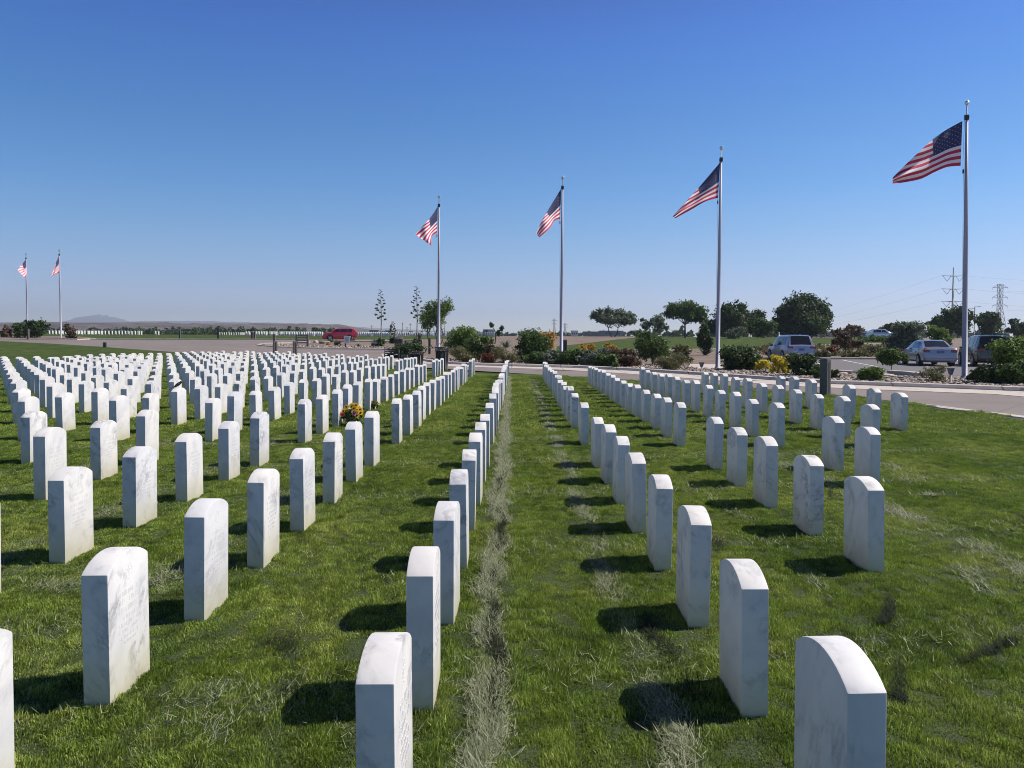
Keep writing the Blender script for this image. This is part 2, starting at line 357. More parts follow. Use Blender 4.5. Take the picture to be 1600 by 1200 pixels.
FARC = PX((640, 553), (655, 562), (690, 568), (745, 571), (900, 575), (1000, 580), (1100, 586.5), (1296, 600), (1600, 611.5))
curb('kerb', FARC + [(19, 12), (19, 5)], .30, .13, gutter=1.9)
curb('kerb', PX((1600, 655), (1500, 643), (1430, 634), (1400, 630)), .02, .012, gutter=.45)
curb('kerb', PX((640, 534), (520, 534.5), (470, 536), (415, 538), (402, 540), (430, 543), (480, 544.6), (600, 547), (640, 553)), .2, .12, gutter=.2)
FARL = PX((0, 528.5), (150, 530), (340, 530.5), (480, 530.5), (560, 530.5), (640, 530.3), (700, 529.5), (770, 528))
sheet('far_lawn', [(-420, 110)] + [(-130, 108)] + FARL + [(0, 420), (-500, 420)], M['turf'], .010)
curb('kerb', PX((480, 531), (340, 531), (150, 530.5), (60, 529.7)), .25, .10, gutter=.3)
sheet('side_lawn', PX((868, 556), (870, 541), (910, 537), (960, 531), (990, 528)) + [(22, 135), (65, 135)] + PX((1410, 533.5), (1410, 536), (1260, 540), (1190, 543), (1100, 546), (990, 548), (900, 556)), M['turf'], .010)
curb('kerb', PX((1410, 536), (1260, 540), (1190, 543), (1100, 546), (990, 548)), .2, .05)
sheet('parking_lot', PX((1128, 561.5), (1600, 562.5)) + [(45, 46), (38, 27)] + PX((1600, 590), (1440, 586), (1330, 584), (1240, 580), (1130, 574)), M['parking'], .006)
curb('kerb', [(44, 49)] + PX((1600, 562), (1128, 561)), .3, .13)
curb('kerb', PX((1440, 590), (1415, 586.5), (1386, 584.5)), .5, .16); curb('kerb', PX((1330, 585), (1300, 583)), .5, .14)
sheet('footpath', PX((1078, 569), (1128, 569.5), (1130, 579), (1075, 577)), M['concrete'], .014)
def stripe(a, b, w=.1):
    a = P(*a); b = P(*b); t = (b - a); t.z = 0; t.normalize(); n = Vector((t.y, -t.x, 0)) * w / 2
    sheet('parking_line', [tuple((a + n)[:2]), tuple((b + n)[:2]), tuple((b - n)[:2]), tuple((a - n)[:2])], M['paint_white'], .011)
stripe((1316, 562.5), (1371, 573)); stripe((1265, 565), (1283, 569)); stripe((1436, 570), (1450, 573)); stripe((1493, 563), (1520, 570)); stripe((1540, 564), (1575, 571))
# mulch bed mound round the two far left poles
MB_ = PX((-40, 529), (60, 530.5), (120, 531), (147, 530), (120, 527), (60, 526.5), (-40, 526.5))
sheet('planting_bed', MB_, M['dirt'], .015, thick=.12)
curb('kerb', PX((-40, 529.3), (60, 530.8), (120, 531.3), (148, 530)), .2, .1)

# hills and mountain
def ridge(name, prof, y0, depth, mat, seed, rough=1.0):
    rg = np.random.default_rng(seed); xs = np.linspace(prof[0][0], prof[-1][0], 160); ys = np.interp(xs, [p[0] for p in prof], [p[1] for p in prof])
    bm = bmesh.new(); rows = []
    nz = np.interp(np.arange(160), np.arange(0, 160, 4), rg.normal(0, 1, 40)) * rough
    for j, (fr, hh) in enumerate([(0, 0), (.25, .45), (.6, .85), (1, 1), (1.6, .7), (2.2, 0)]):
        row = []
        for i, (x, y) in enumerate(zip(xs, ys)):
            Y = y0 + depth * fr; top = at(x, y, y0 + depth); z = 1.5 + (top.z - 1.5 + nz[i] * .03 * (top.z - 1.5)) * hh + (rg.normal(0, .03) * top.z if 0 < j < 5 else 0)
            row.append(bm.verts.new((top.x * (1 if j < 4 else 1.1), Y, max(z, 1.3 if hh else 1.0))))
        rows.append(row)
    for a, b in zip(rows[:-1], rows[1:]):
        for i in range(159): bm.faces.new((a[i], a[i + 1], b[i + 1], b[i]))
    return tag(from_bm(name, bm, mat, smooth=True), kind='structure')
ridge('hills', [(-300, 506), (0, 506), (60, 505), (230, 504.5), (320, 506), (420, 506), (500, 506.5), (535, 508), (560, 512), (590, 517), (640, 521), (700, 524)], 520, 260, M['hill'], 1, .5)
ridge('far_hills', [(-300, 505), (60, 504), (200, 503), (260, 501.5), (330, 502), (480, 506), (600, 513), (760, 520), (900, 524)], 4200, 900, M['mount'], 3, .25)
ridge('mountain', [(60, 512), (110, 506), (122, 503), (134, 499), (146, 495), (155, 493.2), (168, 493.4), (180, 496), (196, 501), (212, 504), (250, 511)], 5600, 700, M['mount'], 2, .0)

# ---------------------------------------------------------------- grass blades
def patch(name, size, n, L, W, seed):
    """a square of turf: tufts, hollows and combed directions, not an even pile"""
    rg = np.random.default_rng(seed); px = rg.uniform(-size / 2, size / 2, (n, 2)); f = np.zeros(n); dr = np.zeros(n)
    for q in range(14):
        k = rg.normal(0, 1, 2); k = k / np.linalg.norm(k) * rg.uniform(7, 48); p0 = rg.uniform(0, 6.3); v = np.sin(px @ k + p0); f += v / 2.6; dr += np.cos(px @ (k * .4) + p0)
    ok = (f > -1.2) | (rg.uniform(0, 1, n) < .55); px = px[ok]; f = f[ok]; dr = dr[ok]; n = len(px)
    a = rg.uniform(0, 2 * np.pi, n); l = L * rg.uniform(.5, 1.2, n) * np.clip(.85 + .38 * f, .35, 1.7); w = W * rg.uniform(.6, 1.2, n)
    lean = np.clip(np.abs(rg.normal(.6, .5, n)), 0, 1.5); la = dr * 1.1 + rg.normal(0, .9, n)
    dx, dy = np.cos(a) * w / 2, np.sin(a) * w / 2; bx = np.cos(la) * np.sin(lean); by = np.sin(la) * np.sin(lean); bz = np.cos(lean)
    V = np.zeros((n, 5, 3)); z0 = np.zeros(n)
    V[:, 0] = np.c_[px[:, 0] - dx, px[:, 1] - dy, z0 - .005]; V[:, 1] = np.c_[px[:, 0] + dx, px[:, 1] + dy, z0 - .005]
    V[:, 2] = np.c_[px[:, 0] + dx * .8 + bx * l * .45, px[:, 1] + dy * .8 + by * l * .45, bz * l * .55 + .004]
    V[:, 3] = np.c_[px[:, 0] - dx * .8 + bx * l * .45, px[:, 1] - dy * .8 + by * l * .45, bz * l * .55 + .004]
    V[:, 4] = np.c_[px[:, 0] + bx * l, px[:, 1] + by * l, bz * l * .85 + .004]
    i = np.arange(n)[:, None] * 5
    F = np.concatenate([np.concatenate([i, i + 1, i + 2], 1), np.concatenate([i, i + 2, i + 3], 1), np.concatenate([i + 3, i + 2, i + 4], 1)])
    r = np.clip(rg.uniform(0, .92, n) * (.8 + .2 * np.clip(f, -1, 1)) + (rg.uniform(0, 1, n) < .08) * .5, 0, 1); r = np.tile(r, 3)
    me = mesh_np_only(name, V.reshape(-1, 3), F, M['blade'], r); return me
def mesh_np_only(name, V, F, mat, attr):
    o = mesh_np(name, V, F, mat, attr=attr); me = o.data; bpy.data.objects.remove(o); return me
def inside(x, y, poly):
    c = False; j = len(poly) - 1
    for i in range(len(poly)):
        xi, yi = poly[i]; xj, yj = poly[j]
        if (yi > y) != (yj > y) and x < (xj - xi) * (y - yi) / (yj - yi) + xi: c = not c
        j = i
    return c
def scatter_object(name, pts, meshes, rots, scls, label=None):
    """one object: points that carry grass patches through geometry nodes"""
    coll = bpy.data.collections.new(name + '_patches')
    for k, me in enumerate(meshes): coll.objects.link(bpy.data.objects.new(name + '_patch', me))
    me = bpy.data.meshes.new(name); me.vertices.add(len(pts)); me.vertices.foreach_set('co', np.asarray(pts, np.float32).ravel())
    a = me.attributes.new('rot', 'FLOAT', 'POINT'); a.data.foreach_set('value', np.asarray(rots, np.float32))
    a = me.attributes.new('scl', 'FLOAT', 'POINT'); a.data.foreach_set('value', np.asarray(scls, np.float32))
    o = link(name, me); ng = bpy.data.node_groups.new(name, 'GeometryNodeTree')
    ng.interface.new_socket('Geometry', in_out='INPUT', socket_type='NodeSocketGeometry'); ng.interface.new_socket('Geometry', in_out='OUTPUT', socket_type='NodeSocketGeometry')
    gi = ng.nodes.new('NodeGroupInput'); go = ng.nodes.new('NodeGroupOutput'); ip = ng.nodes.new('GeometryNodeInstanceOnPoints'); ci = ng.nodes.new('GeometryNodeCollectionInfo')
    ci.inputs['Collection'].default_value = coll; ci.inputs['Separate Children'].default_value = True; ip.inputs['Pick Instance'].default_value = True
    ar = ng.nodes.new('GeometryNodeInputNamedAttribute'); ar.data_type = 'FLOAT'; ar.inputs[0].default_value = 'rot'
    asx = ng.nodes.new('GeometryNodeInputNamedAttribute'); asx.data_type = 'FLOAT'; asx.inputs[0].default_value = 'scl'
    cx = ng.nodes.new('ShaderNodeCombineXYZ'); cs = ng.nodes.new('ShaderNodeCombineXYZ'); L = ng.links.new
    cs.inputs[0].default_value = 1; cs.inputs[1].default_value = 1
    L(ar.outputs[0], cx.inputs[2]); L(cx.outputs[0], ip.inputs['Rotation']); L(asx.outputs[0], cs.inputs[2]); L(cs.outputs[0], ip.inputs['Scale'])
    L(gi.outputs[0], ip.inputs['Points']); L(ci.outputs[0], ip.inputs['Instance']); L(ip.outputs[0], go.inputs[0])
    md = o.modifiers.new('scatter', 'NODES'); md.node_group = ng; return tag(o, kind='stuff')
def grass_points(y0, y1, cell, seed, margin=.3):
    rg = np.random.default_rng(seed); pts = []; y = y0
    while y < y1:
        xm = y * .70 + 4.4; x = -xm
        while x < xm + (0 if y < 40 else -5):
            if inside(x, y, LAWN) and all(inside(x + a, y + b, LAWN) for a, b in ((margin, 0), (0, margin), (margin, margin))): pts.append((x, y, g(y) + .01))
            x += cell
        y += cell
    return pts
near = grass_points(.4, 12.9, .9, 1)
scatter_object('grass', near, [patch('blades', 1.04, 36000, .0245, .0040, 10 + k) for k in range(8)], RNG.integers(0, 4, len(near)) * math.pi / 2, RNG.uniform(.85, 1.2, len(near)))
mid = grass_points(12.9, 30, 1.0, 2, .2)
scatter_object('grass', mid, [patch('blades_mid', 1.15, 10000, .036, .0085, 30 + k) for k in range(4)], RNG.integers(0, 4, len(mid)) * math.pi / 2, RNG.uniform(.8, 1.15, len(mid)))

# dry clippings lying in strips on the turf, and dark gaps where the thatch shows
M['straw'] = leafmat('dry_clippings', (.05, .08, .022), (.42, .43, .28), .25); M['thatch'] = leafmat('dark_thatch', (.005, .008, .003), (.020, .028, .010), 0, .95)
def clippings(name, lines, mat, seed, L=.075, W=.0055, z=.030, combed=.5):
    rg = np.random.default_rng(seed); Vs = []; As = []
    for (x0, y0, x1, y1, hw, n, clump) in lines:
        t = rg.uniform(0, 1, n); t = t ** 1.6 if y1 - y0 > 4 else t; Y = y0 + (y1 - y0) * t
        if clump:
            keep_ = (np.sin(Y * 3.1 + seed) + np.sin(Y * 7.3 + 2 * seed) * .8 + rg.normal(0, .45, n)) > (clump - .5) * 1.6; t = t[keep_]; Y = Y[keep_]
        m_ = len(Y); X = x0 + (x1 - x0) * t + rg.normal(0, hw * .55, m_) + .03 * np.sin(Y * 2.3) + .02 * np.sin(Y * 9.1)
        sc = 1 + np.clip(Y - 4, 0, 30) * .09; l = L * rg.uniform(.4, 1.3, m_) * (1 + .03 * Y); w = W * sc * rg.uniform(.6, 1.3, m_); a = rg.normal(math.pi / 2, combed, m_) + np.where(rg.uniform(0, 1, m_) < .3, rg.uniform(0, 3, m_), 0)
        d = np.c_[np.cos(a), np.sin(a), rg.normal(.15, .3, m_)]; d /= np.linalg.norm(d, axis=1)[:, None]; nn = np.c_[-np.sin(a), np.cos(a), np.zeros(m_)]
        zz = z * rg.uniform(.55, 1.25, m_) + .01; p = np.c_[X, Y, zz]
        Vs.append(np.stack([p - nn * w[:, None] / 2, p + nn * w[:, None] / 2, p + d * l[:, None] * .6 + nn * w[:, None] * .4, p + d * l[:, None]], 1).reshape(-1, 3)); As.append(rg.uniform(0, 1, m_))
    V = np.concatenate(Vs); V[:, 2] = np.maximum(V[:, 2], .012); F = np.arange(len(V)).reshape(-1, 4); return tag(mesh_np(name, V, F, M[mat], attr=np.concatenate(As)), kind='stuff')
clippings('dry_clippings', [(-.11, 1.6, -.10, 14, .066, 42000, .12), (-.10, 7, -.08, 29, .075, 20000, .0), (.62, 2.6, .70, 14, .07, 10000, .58), (.66, 9, .8, 27, .07, 8000, .45),
  (3.5, 4.6, 3.35, 9.5, .16, 6000, .5), (4.2, 7.5, 5.2, 12, .2, 2500, .6), (-2.2, 4.0, -2.1, 9, .12, 4000, .6), (-3.55, 5, -3.4, 11, .12, 3500, .6), (-2.35, 3.4, -2.75, 4.8, .24, 2600, .55), (1.95, 3.4, 2.0, 8, .07, 1500, .7),
  (-.62, 2.8, -.72, 5.0, .2, 700, .8), (-1.3, 2.4, -1.1, 4.4, .25, 1200, .75), (-5, 6, -4.9, 14, .12, 2500, .6), (2.6, 3.0, 3.1, 5.2, .12, 1200, .65)] + [(-6, y_, 6, y_ + 2.2, 1.2, 2600, 0) for y_ in (2.4, 4.4, 6.4, 8.4, 10.4)], 'straw', 5, L=.055, W=.0034, z=.024)
clippings('dark_thatch', [(-.085, 1.6, -.10, 9, .028, 8000, .35), (.80, 3.2, .74, 4.2, .04, 900, .4), (2.02, 4.1, 2.30, 4.55, .035, 700, .3), (1.66, 3.2, 1.80, 3.6, .03, 500, .3), (4.6, 8.6, 5.1, 9.0, .05, 500, .3), (2.9, 6.2, 3.3, 8, .05, 500, .6), (1.60, 4.6, 1.5, 6.2, .06, 900, .55), (2.1, 3.6, 2.6, 3.9, .05, 500, .4), (3.9, 5.2, 4.4, 6.6, .07, 900, .6), (-.9, 3.2, -1.2, 3.9, .08, 700, .5), (3.2, 4.2, 3.3, 5.6, .06, 600, .6)], 'thatch', 8, L=.05, W=.004, z=.030)

# ---------------------------------------------------------------- headstones
TW, DW, HS, RISE = .112, .365, .58, .061
def stone_mesh(nm='headstone', extra=0.0, seg=10):
    bm = bmesh.new(); r = (DW * DW / 4 + RISE * RISE) / (2 * RISE); a0 = math.asin(DW / 2 / r)
    prof = [(-DW / 2, -.08), (DW / 2, -.08)] + [(r * math.sin(a), HS + RISE - r + r * math.cos(a)) for a in np.linspace(a0, -a0, seg + 1)]
    vs = [bm.verts.new((-TW / 2, y, z)) for y, z in prof]; f = bm.faces.new(vs)
    q = bmesh.ops.extrude_face_region(bm, geom=[f])
    for v in [e for e in q['geom'] if isinstance(e, bmesh.types.BMVert)]: v.co.x += TW
    bmesh.ops.recalc_face_normals(bm, faces=bm.faces[:])
    if extra:
        bm.normal_update(); es = [e for e in bm.edges if len(e.link_faces) == 2 and e.calc_face_angle() > R(30)]
        bmesh.ops.bevel(bm, geom=es, offset=extra, segments=2, affect='EDGES', profile=.6)
    me = bpy.data.meshes.new(nm); bm.to_mesh(me); bm.free(); me.materials.append(M['marble'])
    me.polygons.foreach_set('use_smooth', [True] * len(me.polygons)); me.set_sharp_from_angle(angle=R(32)); return me
ME_NEAR = stone_mesh('headstone', .006, 14); ME_FAR = stone_mesh('headstone_plain', 0, 8)
# stones measured one by one in the photograph: (line, row, x of near face, y of its top, y of its foot)
MEAS = [(-2,5,59.5,682,787),(-2,6,148,668,752),(-1,3,87,751,884),(-1,4,201,715,829),(-1,5,283,691,789),(-1,6,348,670,754),(-1,7,397.5,654,732),
(-2,9,325,630,691),(-3,11,272,612.5,665.5),(-1,9,471,632,694),(-1,10,499,624,679.5),(-1,11,523.5,615,669),
(0,1,148,900,1115),(0,2,301,809.5,979),(0,3,397.5,755,893),(0,4,463.5,718,836),(0,5,512.5,690.5,791),(0,6,548.5,671,756.5),(0,7,577,653,732.5),(0,9,617.5,631,696),(0,10,635.5,624,682),(0,11,649.5,617,670),
(1,0,589,1073,None),(1,1,655.5,900,1119),(1,2,694.5,814,982),(1,3,716.5,756,None),(1,4,730,720,None),(1,5,742,691,None),(1,6,750,672,None),(1,7,757,657.5,None),(1,9,765.5,637.5,None),
(2,0,1354,1080,None),(2,1,1184,920,1125),(2,2,1095,821,986),(2,3,1038.5,764,896),(2,4,1000,725,835),(2,5,974.5,696,791),(2,6,953.5,675,757.5),(2,7,936.5,662,733),(2,9,914.5,637,697),
(3,3,1371,767,899),(3,4,1277.5,729,840),(3,7,1123,662,738),(3,9,1066,637,700),(4,7,1312,661,739.5),(4,9,1221,637.5,None)]
MD = {(c, k): (x, t, b) for c, k, x, t, b in MEAS}
BX = [-20.9, -20.5, -19.3, -19.1, -18.5, -17, -13.7, -9, -7.5, -5.9, -4.4, -2.9, -1.5, -.2, 1.16, 2.4, 3.6, 4.84, 6.2, 7]
BY = [31.8, 32.3, 38.5, 41.7, 42.5, 44.2, 44.9, 39.3, 37.0, 35.9, 34.1, 32.3, 30.9, 29.5, 27.6, 25.4, 23.5, 21.5, 19.4, 19]
START = {3: 3, 4: 6, 5: 9, 6: 11}
cells = {}
for c in range(-14, 7):
    for k in range(0, 46):
        if k == 8 or k < START.get(c, 0): continue
        if (c, k) in ((2, 10), (6, 14), (2, 19)) or (c in (-2, -1, 0) and k in (25, 26)): continue
        X = -1.7506 + 1.3705 * c + .0078 * k; Y = 2.19 + .9825 * k - .0375 * c; jit = random.Random(c * 100 + k)
        X += jit.uniform(-.018, .018); Y += jit.uniform(-.03, .03); sc = jit.uniform(.94, 1.06)
        if Y > np.interp(X, BX, BY) + .3: continue
        if (c, k) in MD:
            x, t, b = MD[(c, k)]
            if b: Y = P(x, b).y * .6 + Y * .4
            X = at(x, t, Y).x; sc = (at(x, t, Y).z) / HS
        # frame test on the stone's corners
        cs = [project((X + a, Y + b, z)) for a in (-TW / 2, TW / 2) for b in (0, DW) for z in (0, .64)]
        if max(q[0] for q in cs) < -8 or min(q[0] for q in cs) > 1608 or min(q[1] for q in cs) > 1205: continue
        cells[(c, k)] = (X, Y, sc, cs)
order = sorted(cells, key=lambda q: cells[q][1])
keep = set(order[:299]); rest = order[299:]
ORD = ['first', 'second', 'third', 'fourth', 'fifth', 'sixth', 'seventh', 'eighth', 'ninth', 'tenth', 'eleventh', 'twelfth', 'thirteenth', 'fourteenth', 'fifteenth', 'sixteenth', 'seventeenth', 'eighteenth', 'nineteenth', 'twentieth'] + ['twenty-' + s for s in ('first', 'second', 'third', 'fourth', 'fifth', 'sixth', 'seventh', 'eighth', 'ninth')] + ['thirtieth'] + ['thirty-' + s for s in ('first', 'second', 'third', 'fourth', 'fifth', 'sixth', 'seventh', 'eighth', 'ninth')]
proto = None; STONE = {}
SPECIAL = {(0, 1): 'large white headstone at left foreground, nearest complete one in its line',
 (1, 0): 'foreground white headstone cut by the bottom edge, just left of the pale mown strip',
 (2, 0): 'veined white headstone cut by the bottom right edge, nearest of all on the right',
 (-1, 3): 'white headstone with dark grey veins across its arched top, at left in the foreground',
 (-3, 11): 'white headstone with a small black bird perched on its top',
 (-1, 11): 'white headstone directly behind the pot of yellow sunflowers'}
for c in sorted({q[0] for q in cells}):
    ks = sorted(k for (cc, k) in cells if cc == c)
    for n, k in enumerate(ks):
        if (c, k) not in keep: continue
        X, Y, sc, cs = cells[(c, k)]; jr = random.Random(c * 31 + k * 7)
        if proto is None:
            proto = link('headstone', ME_NEAR); o = proto
        else:
            o = proto.copy(); COL.objects.link(o)
            if Y > 14: o.data = ME_FAR
        o.location = (X, Y + DW / 2, g(Y)); o.scale = (1, 1, sc); o.rotation_euler = (R(jr.uniform(-.9, .9)), R(jr.uniform(-.9, .9)), R(jr.uniform(-1.8, 1.8)))
        side = 'left' if c <= 1 else 'right'; m_ = 2 - c if c <= 1 else c - 1
        lab = SPECIAL.get((c, k)) or 'white headstone, %s from the front in the %s line %s of the pale strip' % (ORD[n], ORD[m_ - 1], side)
        tag(o, lab, 'headstone', 'white marble headstones standing in the field'); STONE[(c, k)] = o
# carved faces of the near stones on the left (illegible: fine strokes only)
def inscription(parent, seed, rows):
    rg = random.Random(seed); bm = bmesh.new(); x = TW / 2 - .0004
    def st(y, z, w, h, rot=0):
        box(bm, (x, y, z), (.0022, w, h), rot=Matrix.Rotation(rot, 4, 'X'))
    zc = HS - .035
    st(0, zc, .006, .05); st(0, zc + .008, .03, .006)
    for k in range(14):
        a = k / 14 * 2 * math.pi; st(math.cos(a) * .026, zc + math.sin(a) * .034, .009, .004, a + math.pi / 2)
    from_bm('emblem', bm, M['carve'], parent); bm = bmesh.new()
    z = zc - .085
    for wdt, hh in rows:
        y = -wdt / 2
        while y < wdt / 2:
            if rg.random() < .88:
                st(y, z, .0035, hh); 
                if rg.random() < .7: st(y + hh * .22, z + rg.choice((-.4, 0, .42)) * hh, hh * .4, .0035)
                if rg.random() < .5: st(y + hh * .42, z, .003, hh * rg.uniform(.5, 1))
            y += hh * .82
        z -= hh * 1.55
    o = from_bm('inscription', bm, M['carve'], parent); return o
for q, s in (((0, 1), 1), ((0, 2), 2), ((-1, 3), 3), ((-1, 4), 4), ((-2, 5), 5), ((-2, 6), 6), ((-1, 5), 7), ((0, 3), 8), ((0, 4), 9), ((-1, 6), 10), ((0, 5), 11), ((1, 0), 12), ((1, 1), 13)):
    if q in STONE: inscription(STONE[q], s, [(.16, .022), (.20, .024), (.22, .024), (.12, .018), (.18, .018), (.14, .018), (.18, .016), (.10, .016)])
# everything past the nearest 300, and the fields beyond the road, as one mass of stones
src = np.zeros(len(ME_FAR.vertices) * 3); ME_FAR.vertices.foreach_get('co', src); src = src.reshape(-1, 3)
loc = [(cells[q][0], cells[q][1] + DW / 2, g(cells[q][1]), cells[q][2]) for q in rest]
def far_row(x0, x1, y, step, rows, drow, base=None, miss=.08):
    rr = random.Random(int(x0 * 7 + y))
    for r_ in range(rows):
        xx = x0
        while xx < x1:
            if rr.random() > miss:
                p = at(xx, 520, y + r_ * drow); loc.append((p.x, p.y, g(p.y), 1.0))
            xx += step * rr.uniform(.9, 1.1)
far_row(77, 222, 128, 5.2, 2, 1.2); far_row(243, 250, 124, 4.6, 1, 1)
far_row(340, 395, 190, 3.6, 2, 3); far_row(385, 500, 128, 4.0, 3, 2.5); far_row(478, 505, 112, 3.2, 3, 2.0)
far_row(556, 780, 135, 3.4, 2, 6); far_row(566, 620, 112, 2.9, 3, 2.0); far_row(640, 740, 150, 3.0, 2, 6, miss=.2)
bmv = []; bmf = []
topf = [tuple(p.vertices) for p in ME_FAR.polygons]
nv = len(src)
for i, (x, y, z, s) in enumerate(loc):
    v = src.copy(); v[:, 2] *= s; v += (x, y, z); bmv.append(v); bmf += [tuple(a + i * nv for a in f) for f in topf]
me = bpy.data.meshes.new('headstone'); me.from_pydata(np.concatenate(bmv).tolist(), [], bmf); me.materials.append(M['marble'])
o = link('distant_headstone', me); tag(o, kind='stuff')

# ---------------------------------------------------------------- flowers and bird
def bouquet(loc, h, w, label, yellow=True, seed=1):
    rg = np.random.default_rng(seed); t = empty('flower_bouquet' if yellow else 'flower_pot', loc, 0, label, 'flowers')
    bm = bmesh.new(); tube(bm, [(0, 0, 0), (0, 0, h * .45)], [w * .2, w * .3], 14); from_bm('pot', bm, M['foil'], t)
    leaf_cloud('leaves', t, [((0, 0, h * .5), (w * .42, w * .34, h * .25))], 420, .04, M['leaf_mid'], seed)
    n = 26 if yellow else 4
    for k in range(n):
        a = rg.uniform(0, 2 * math.pi); rr = w * .5 * math.sqrt(rg.uniform(.0, 1)); z = h * (.98 - .45 * (rr / (w * .5)) ** 2) + rg.uniform(-.02, .02)
        c = Vector((math.cos(a) * rr, math.sin(a) * rr, z)); nrm = Vector((c.x, c.y - .22, .12)).normalized(); q = nrm.to_track_quat('Z', 'Y').to_matrix()
        rad = .052 if yellow else .02; V = []; F = []; A = []
        for p_ in range(13):
            th = p_ / 13 * 2 * math.pi; tx = Vector((math.cos(th), math.sin(th), 0)); ty = Vector((-math.sin(th), math.cos(th), 0)); b0 = len(V)
            for uu, vv, ww in ((.25, -.09, 0), (.7, -.16, .12), (1, 0, .05), (.7, .16, .12), (.25, .09, 0)): V.append(tuple(c + q @ ((tx * uu + ty * vv + Vector((0, 0, ww))) * rad)))
            F.append((b0, b0 + 1, b0 + 3, b0 + 4)); F.append((b0 + 1, b0 + 2, b0 + 3, b0 + 3)); A += [rg.uniform(), rg.uniform()]
        F = [(f[0], f[1], f[2]) for f in F] + [(f[0], f[2], f[3]) for f in F if f[2] != f[3]]
        mt = M['petal_yellow'] if (yellow and k > 2) else (M['petal_pink'] if k == 0 else M['petal_red'])
        ob = mesh_np('blossom', V, F, mt, t, attr=rg.uniform(0, 1, len(F)))
        b2 = bmesh.new(); sphere(b2, c + nrm * .004, rad * .36, seg=8, sc=(1, 1, 1)); from_bm('flower_centre', b2, M['seed'], ob)
    return t
def leaf_cloud(name, parent, blobs, n, size, mat, seed, flat=.0, hollow=.55, strip=False):
    """many leaf-sized faces through ellipsoids: blobs = [(centre, radii)]"""
    rg = np.random.default_rng(seed); vol = np.array([b[1][0] * b[1][1] * b[1][2] for b in blobs]) ** .8; pick = rg.choice(len(blobs), n, p=vol / vol.sum())
    C = np.array([b[0] for b in blobs], float)[pick]; Rr = np.array([b[1] for b in blobs], float)[pick]
    nc = max(6, n // 11); ci = rg.integers(0, nc, n); pick = pick[:nc][ci] if nc <= n else pick; C = np.array([b[0] for b in blobs], float)[pick]; Rr = np.array([b[1] for b in blobs], float)[pick]
    dc = rg.normal(0, 1, (nc, 3)); dc /= np.linalg.norm(dc, axis=1)[:, None]; rc = (hollow + (1 - hollow) * rg.uniform(0, 1, nc)) * rg.uniform(.80, 1.08, nc) * (1 + .13 * np.sin(dc @ rg.normal(0, 4, 3) + 1) + .09 * np.sin(dc @ rg.normal(0, 8, 3)))
    deep = rg.uniform(0, 1, nc) < .25; rc[deep] *= rg.uniform(.3, 1, deep.sum()); d = dc[ci]
    jit = rg.normal(0, 1, (n, 3)) * np.minimum(size * 1.25, .16 * Rr.mean(1))[:, None]
    p = C + d * Rr * rc[ci][:, None] + jit; nn = d * .8 + rg.normal(0, .6, (n, 3)); nn /= np.linalg.norm(nn, axis=1)[:, None]
    t = np.cross(nn, rg.normal(0, 1, (n, 3))); t /= np.linalg.norm(t, axis=1)[:, None] + 1e-9; b = np.cross(nn, t)
    s = size * rg.uniform(.5, 1.3, n)[:, None]; asp = .22 if strip else .55
    V = np.stack([p - t * s, p - b * s * asp, p + t * s * .9, p + b * s * asp], 1).reshape(-1, 3); V[:, 2] = np.maximum(V[:, 2], .01)
    F = np.arange(4 * n).reshape(-1, 4)
    cl = rg.uniform(0, 1, nc)[ci]; r = np.clip(.5 * rg.uniform(0, 1, n) + .5 * cl, 0, 1)
    return mesh_np(name, V, F, mat, parent, attr=r)
s1 = STONE[(-1, 11)].location if (-1, 11) in STONE else Vector((-2.9, 13.2, 0))
bouquet(Vector((s1.x + .26, s1.y + .02, g(s1.y))), .40, .40, 'bouquet of yellow sunflowers with red blooms standing beside a white headstone', True, 5)
p = P(585, 641); bouquet(Vector((p.x, p.y, 0)), .24, .2, 'small dark flower pot with few red blooms beside a white headstone', False, 6)
sb = STONE[(-3, 11)]; ztop = (HS + RISE) * sb.scale.z
bird = empty('bird', (sb.location.x, sb.location.y - .02, sb.location.z + ztop), R(25), 'small black bird perched on top of a white headstone', 'bird')
bm = bmesh.new(); bb = [((-.0, 0, .018), .0), ]
tube(bm, [(-.085, 0, .005), (-.05, 0, .022), (-.02, 0, .045), (.015, 0, .07), (.035, 0, .088), (.048, 0, .098), (.06, 0, .105), (.068, 0, .106)], [.006, .016, .027, .028, .022, .019, .017, .004], 10)
bmesh.ops.create_cone(bm, segments=6, radius1=.005, radius2=.0006, depth=.022, matrix=Matrix.Translation((.078, 0, .104)) @ Matrix.Rotation(R(90), 4, 'Y'))
from_bm('body', bm, M['bird'], bird, smooth=True)
for s in (-1, 1):
    bm = bmesh.new(); tube(bm, [(0, s * .01, -.002), (.004, s * .01, .035)], .0022, 5); from_bm('leg', bm, M['bird'], bird)
    bm = bmesh.new(); sphere(bm, (0, 0, 0), 1, seg=10, sc=(.055, .006, .018)); o = from_bm('wing', bm, M['bird'], bird); o.location = (-.02, s * .026, .048); o.rotation_euler = (0, R(-38), 0)
bm = bmesh.new(); box(bm, (-.115, 0, -.012), (.07, .018, .004), rot=Matrix.Rotation(R(-30), 4, 'Y')); from_bm('tail', bm, M['bird'], bird)

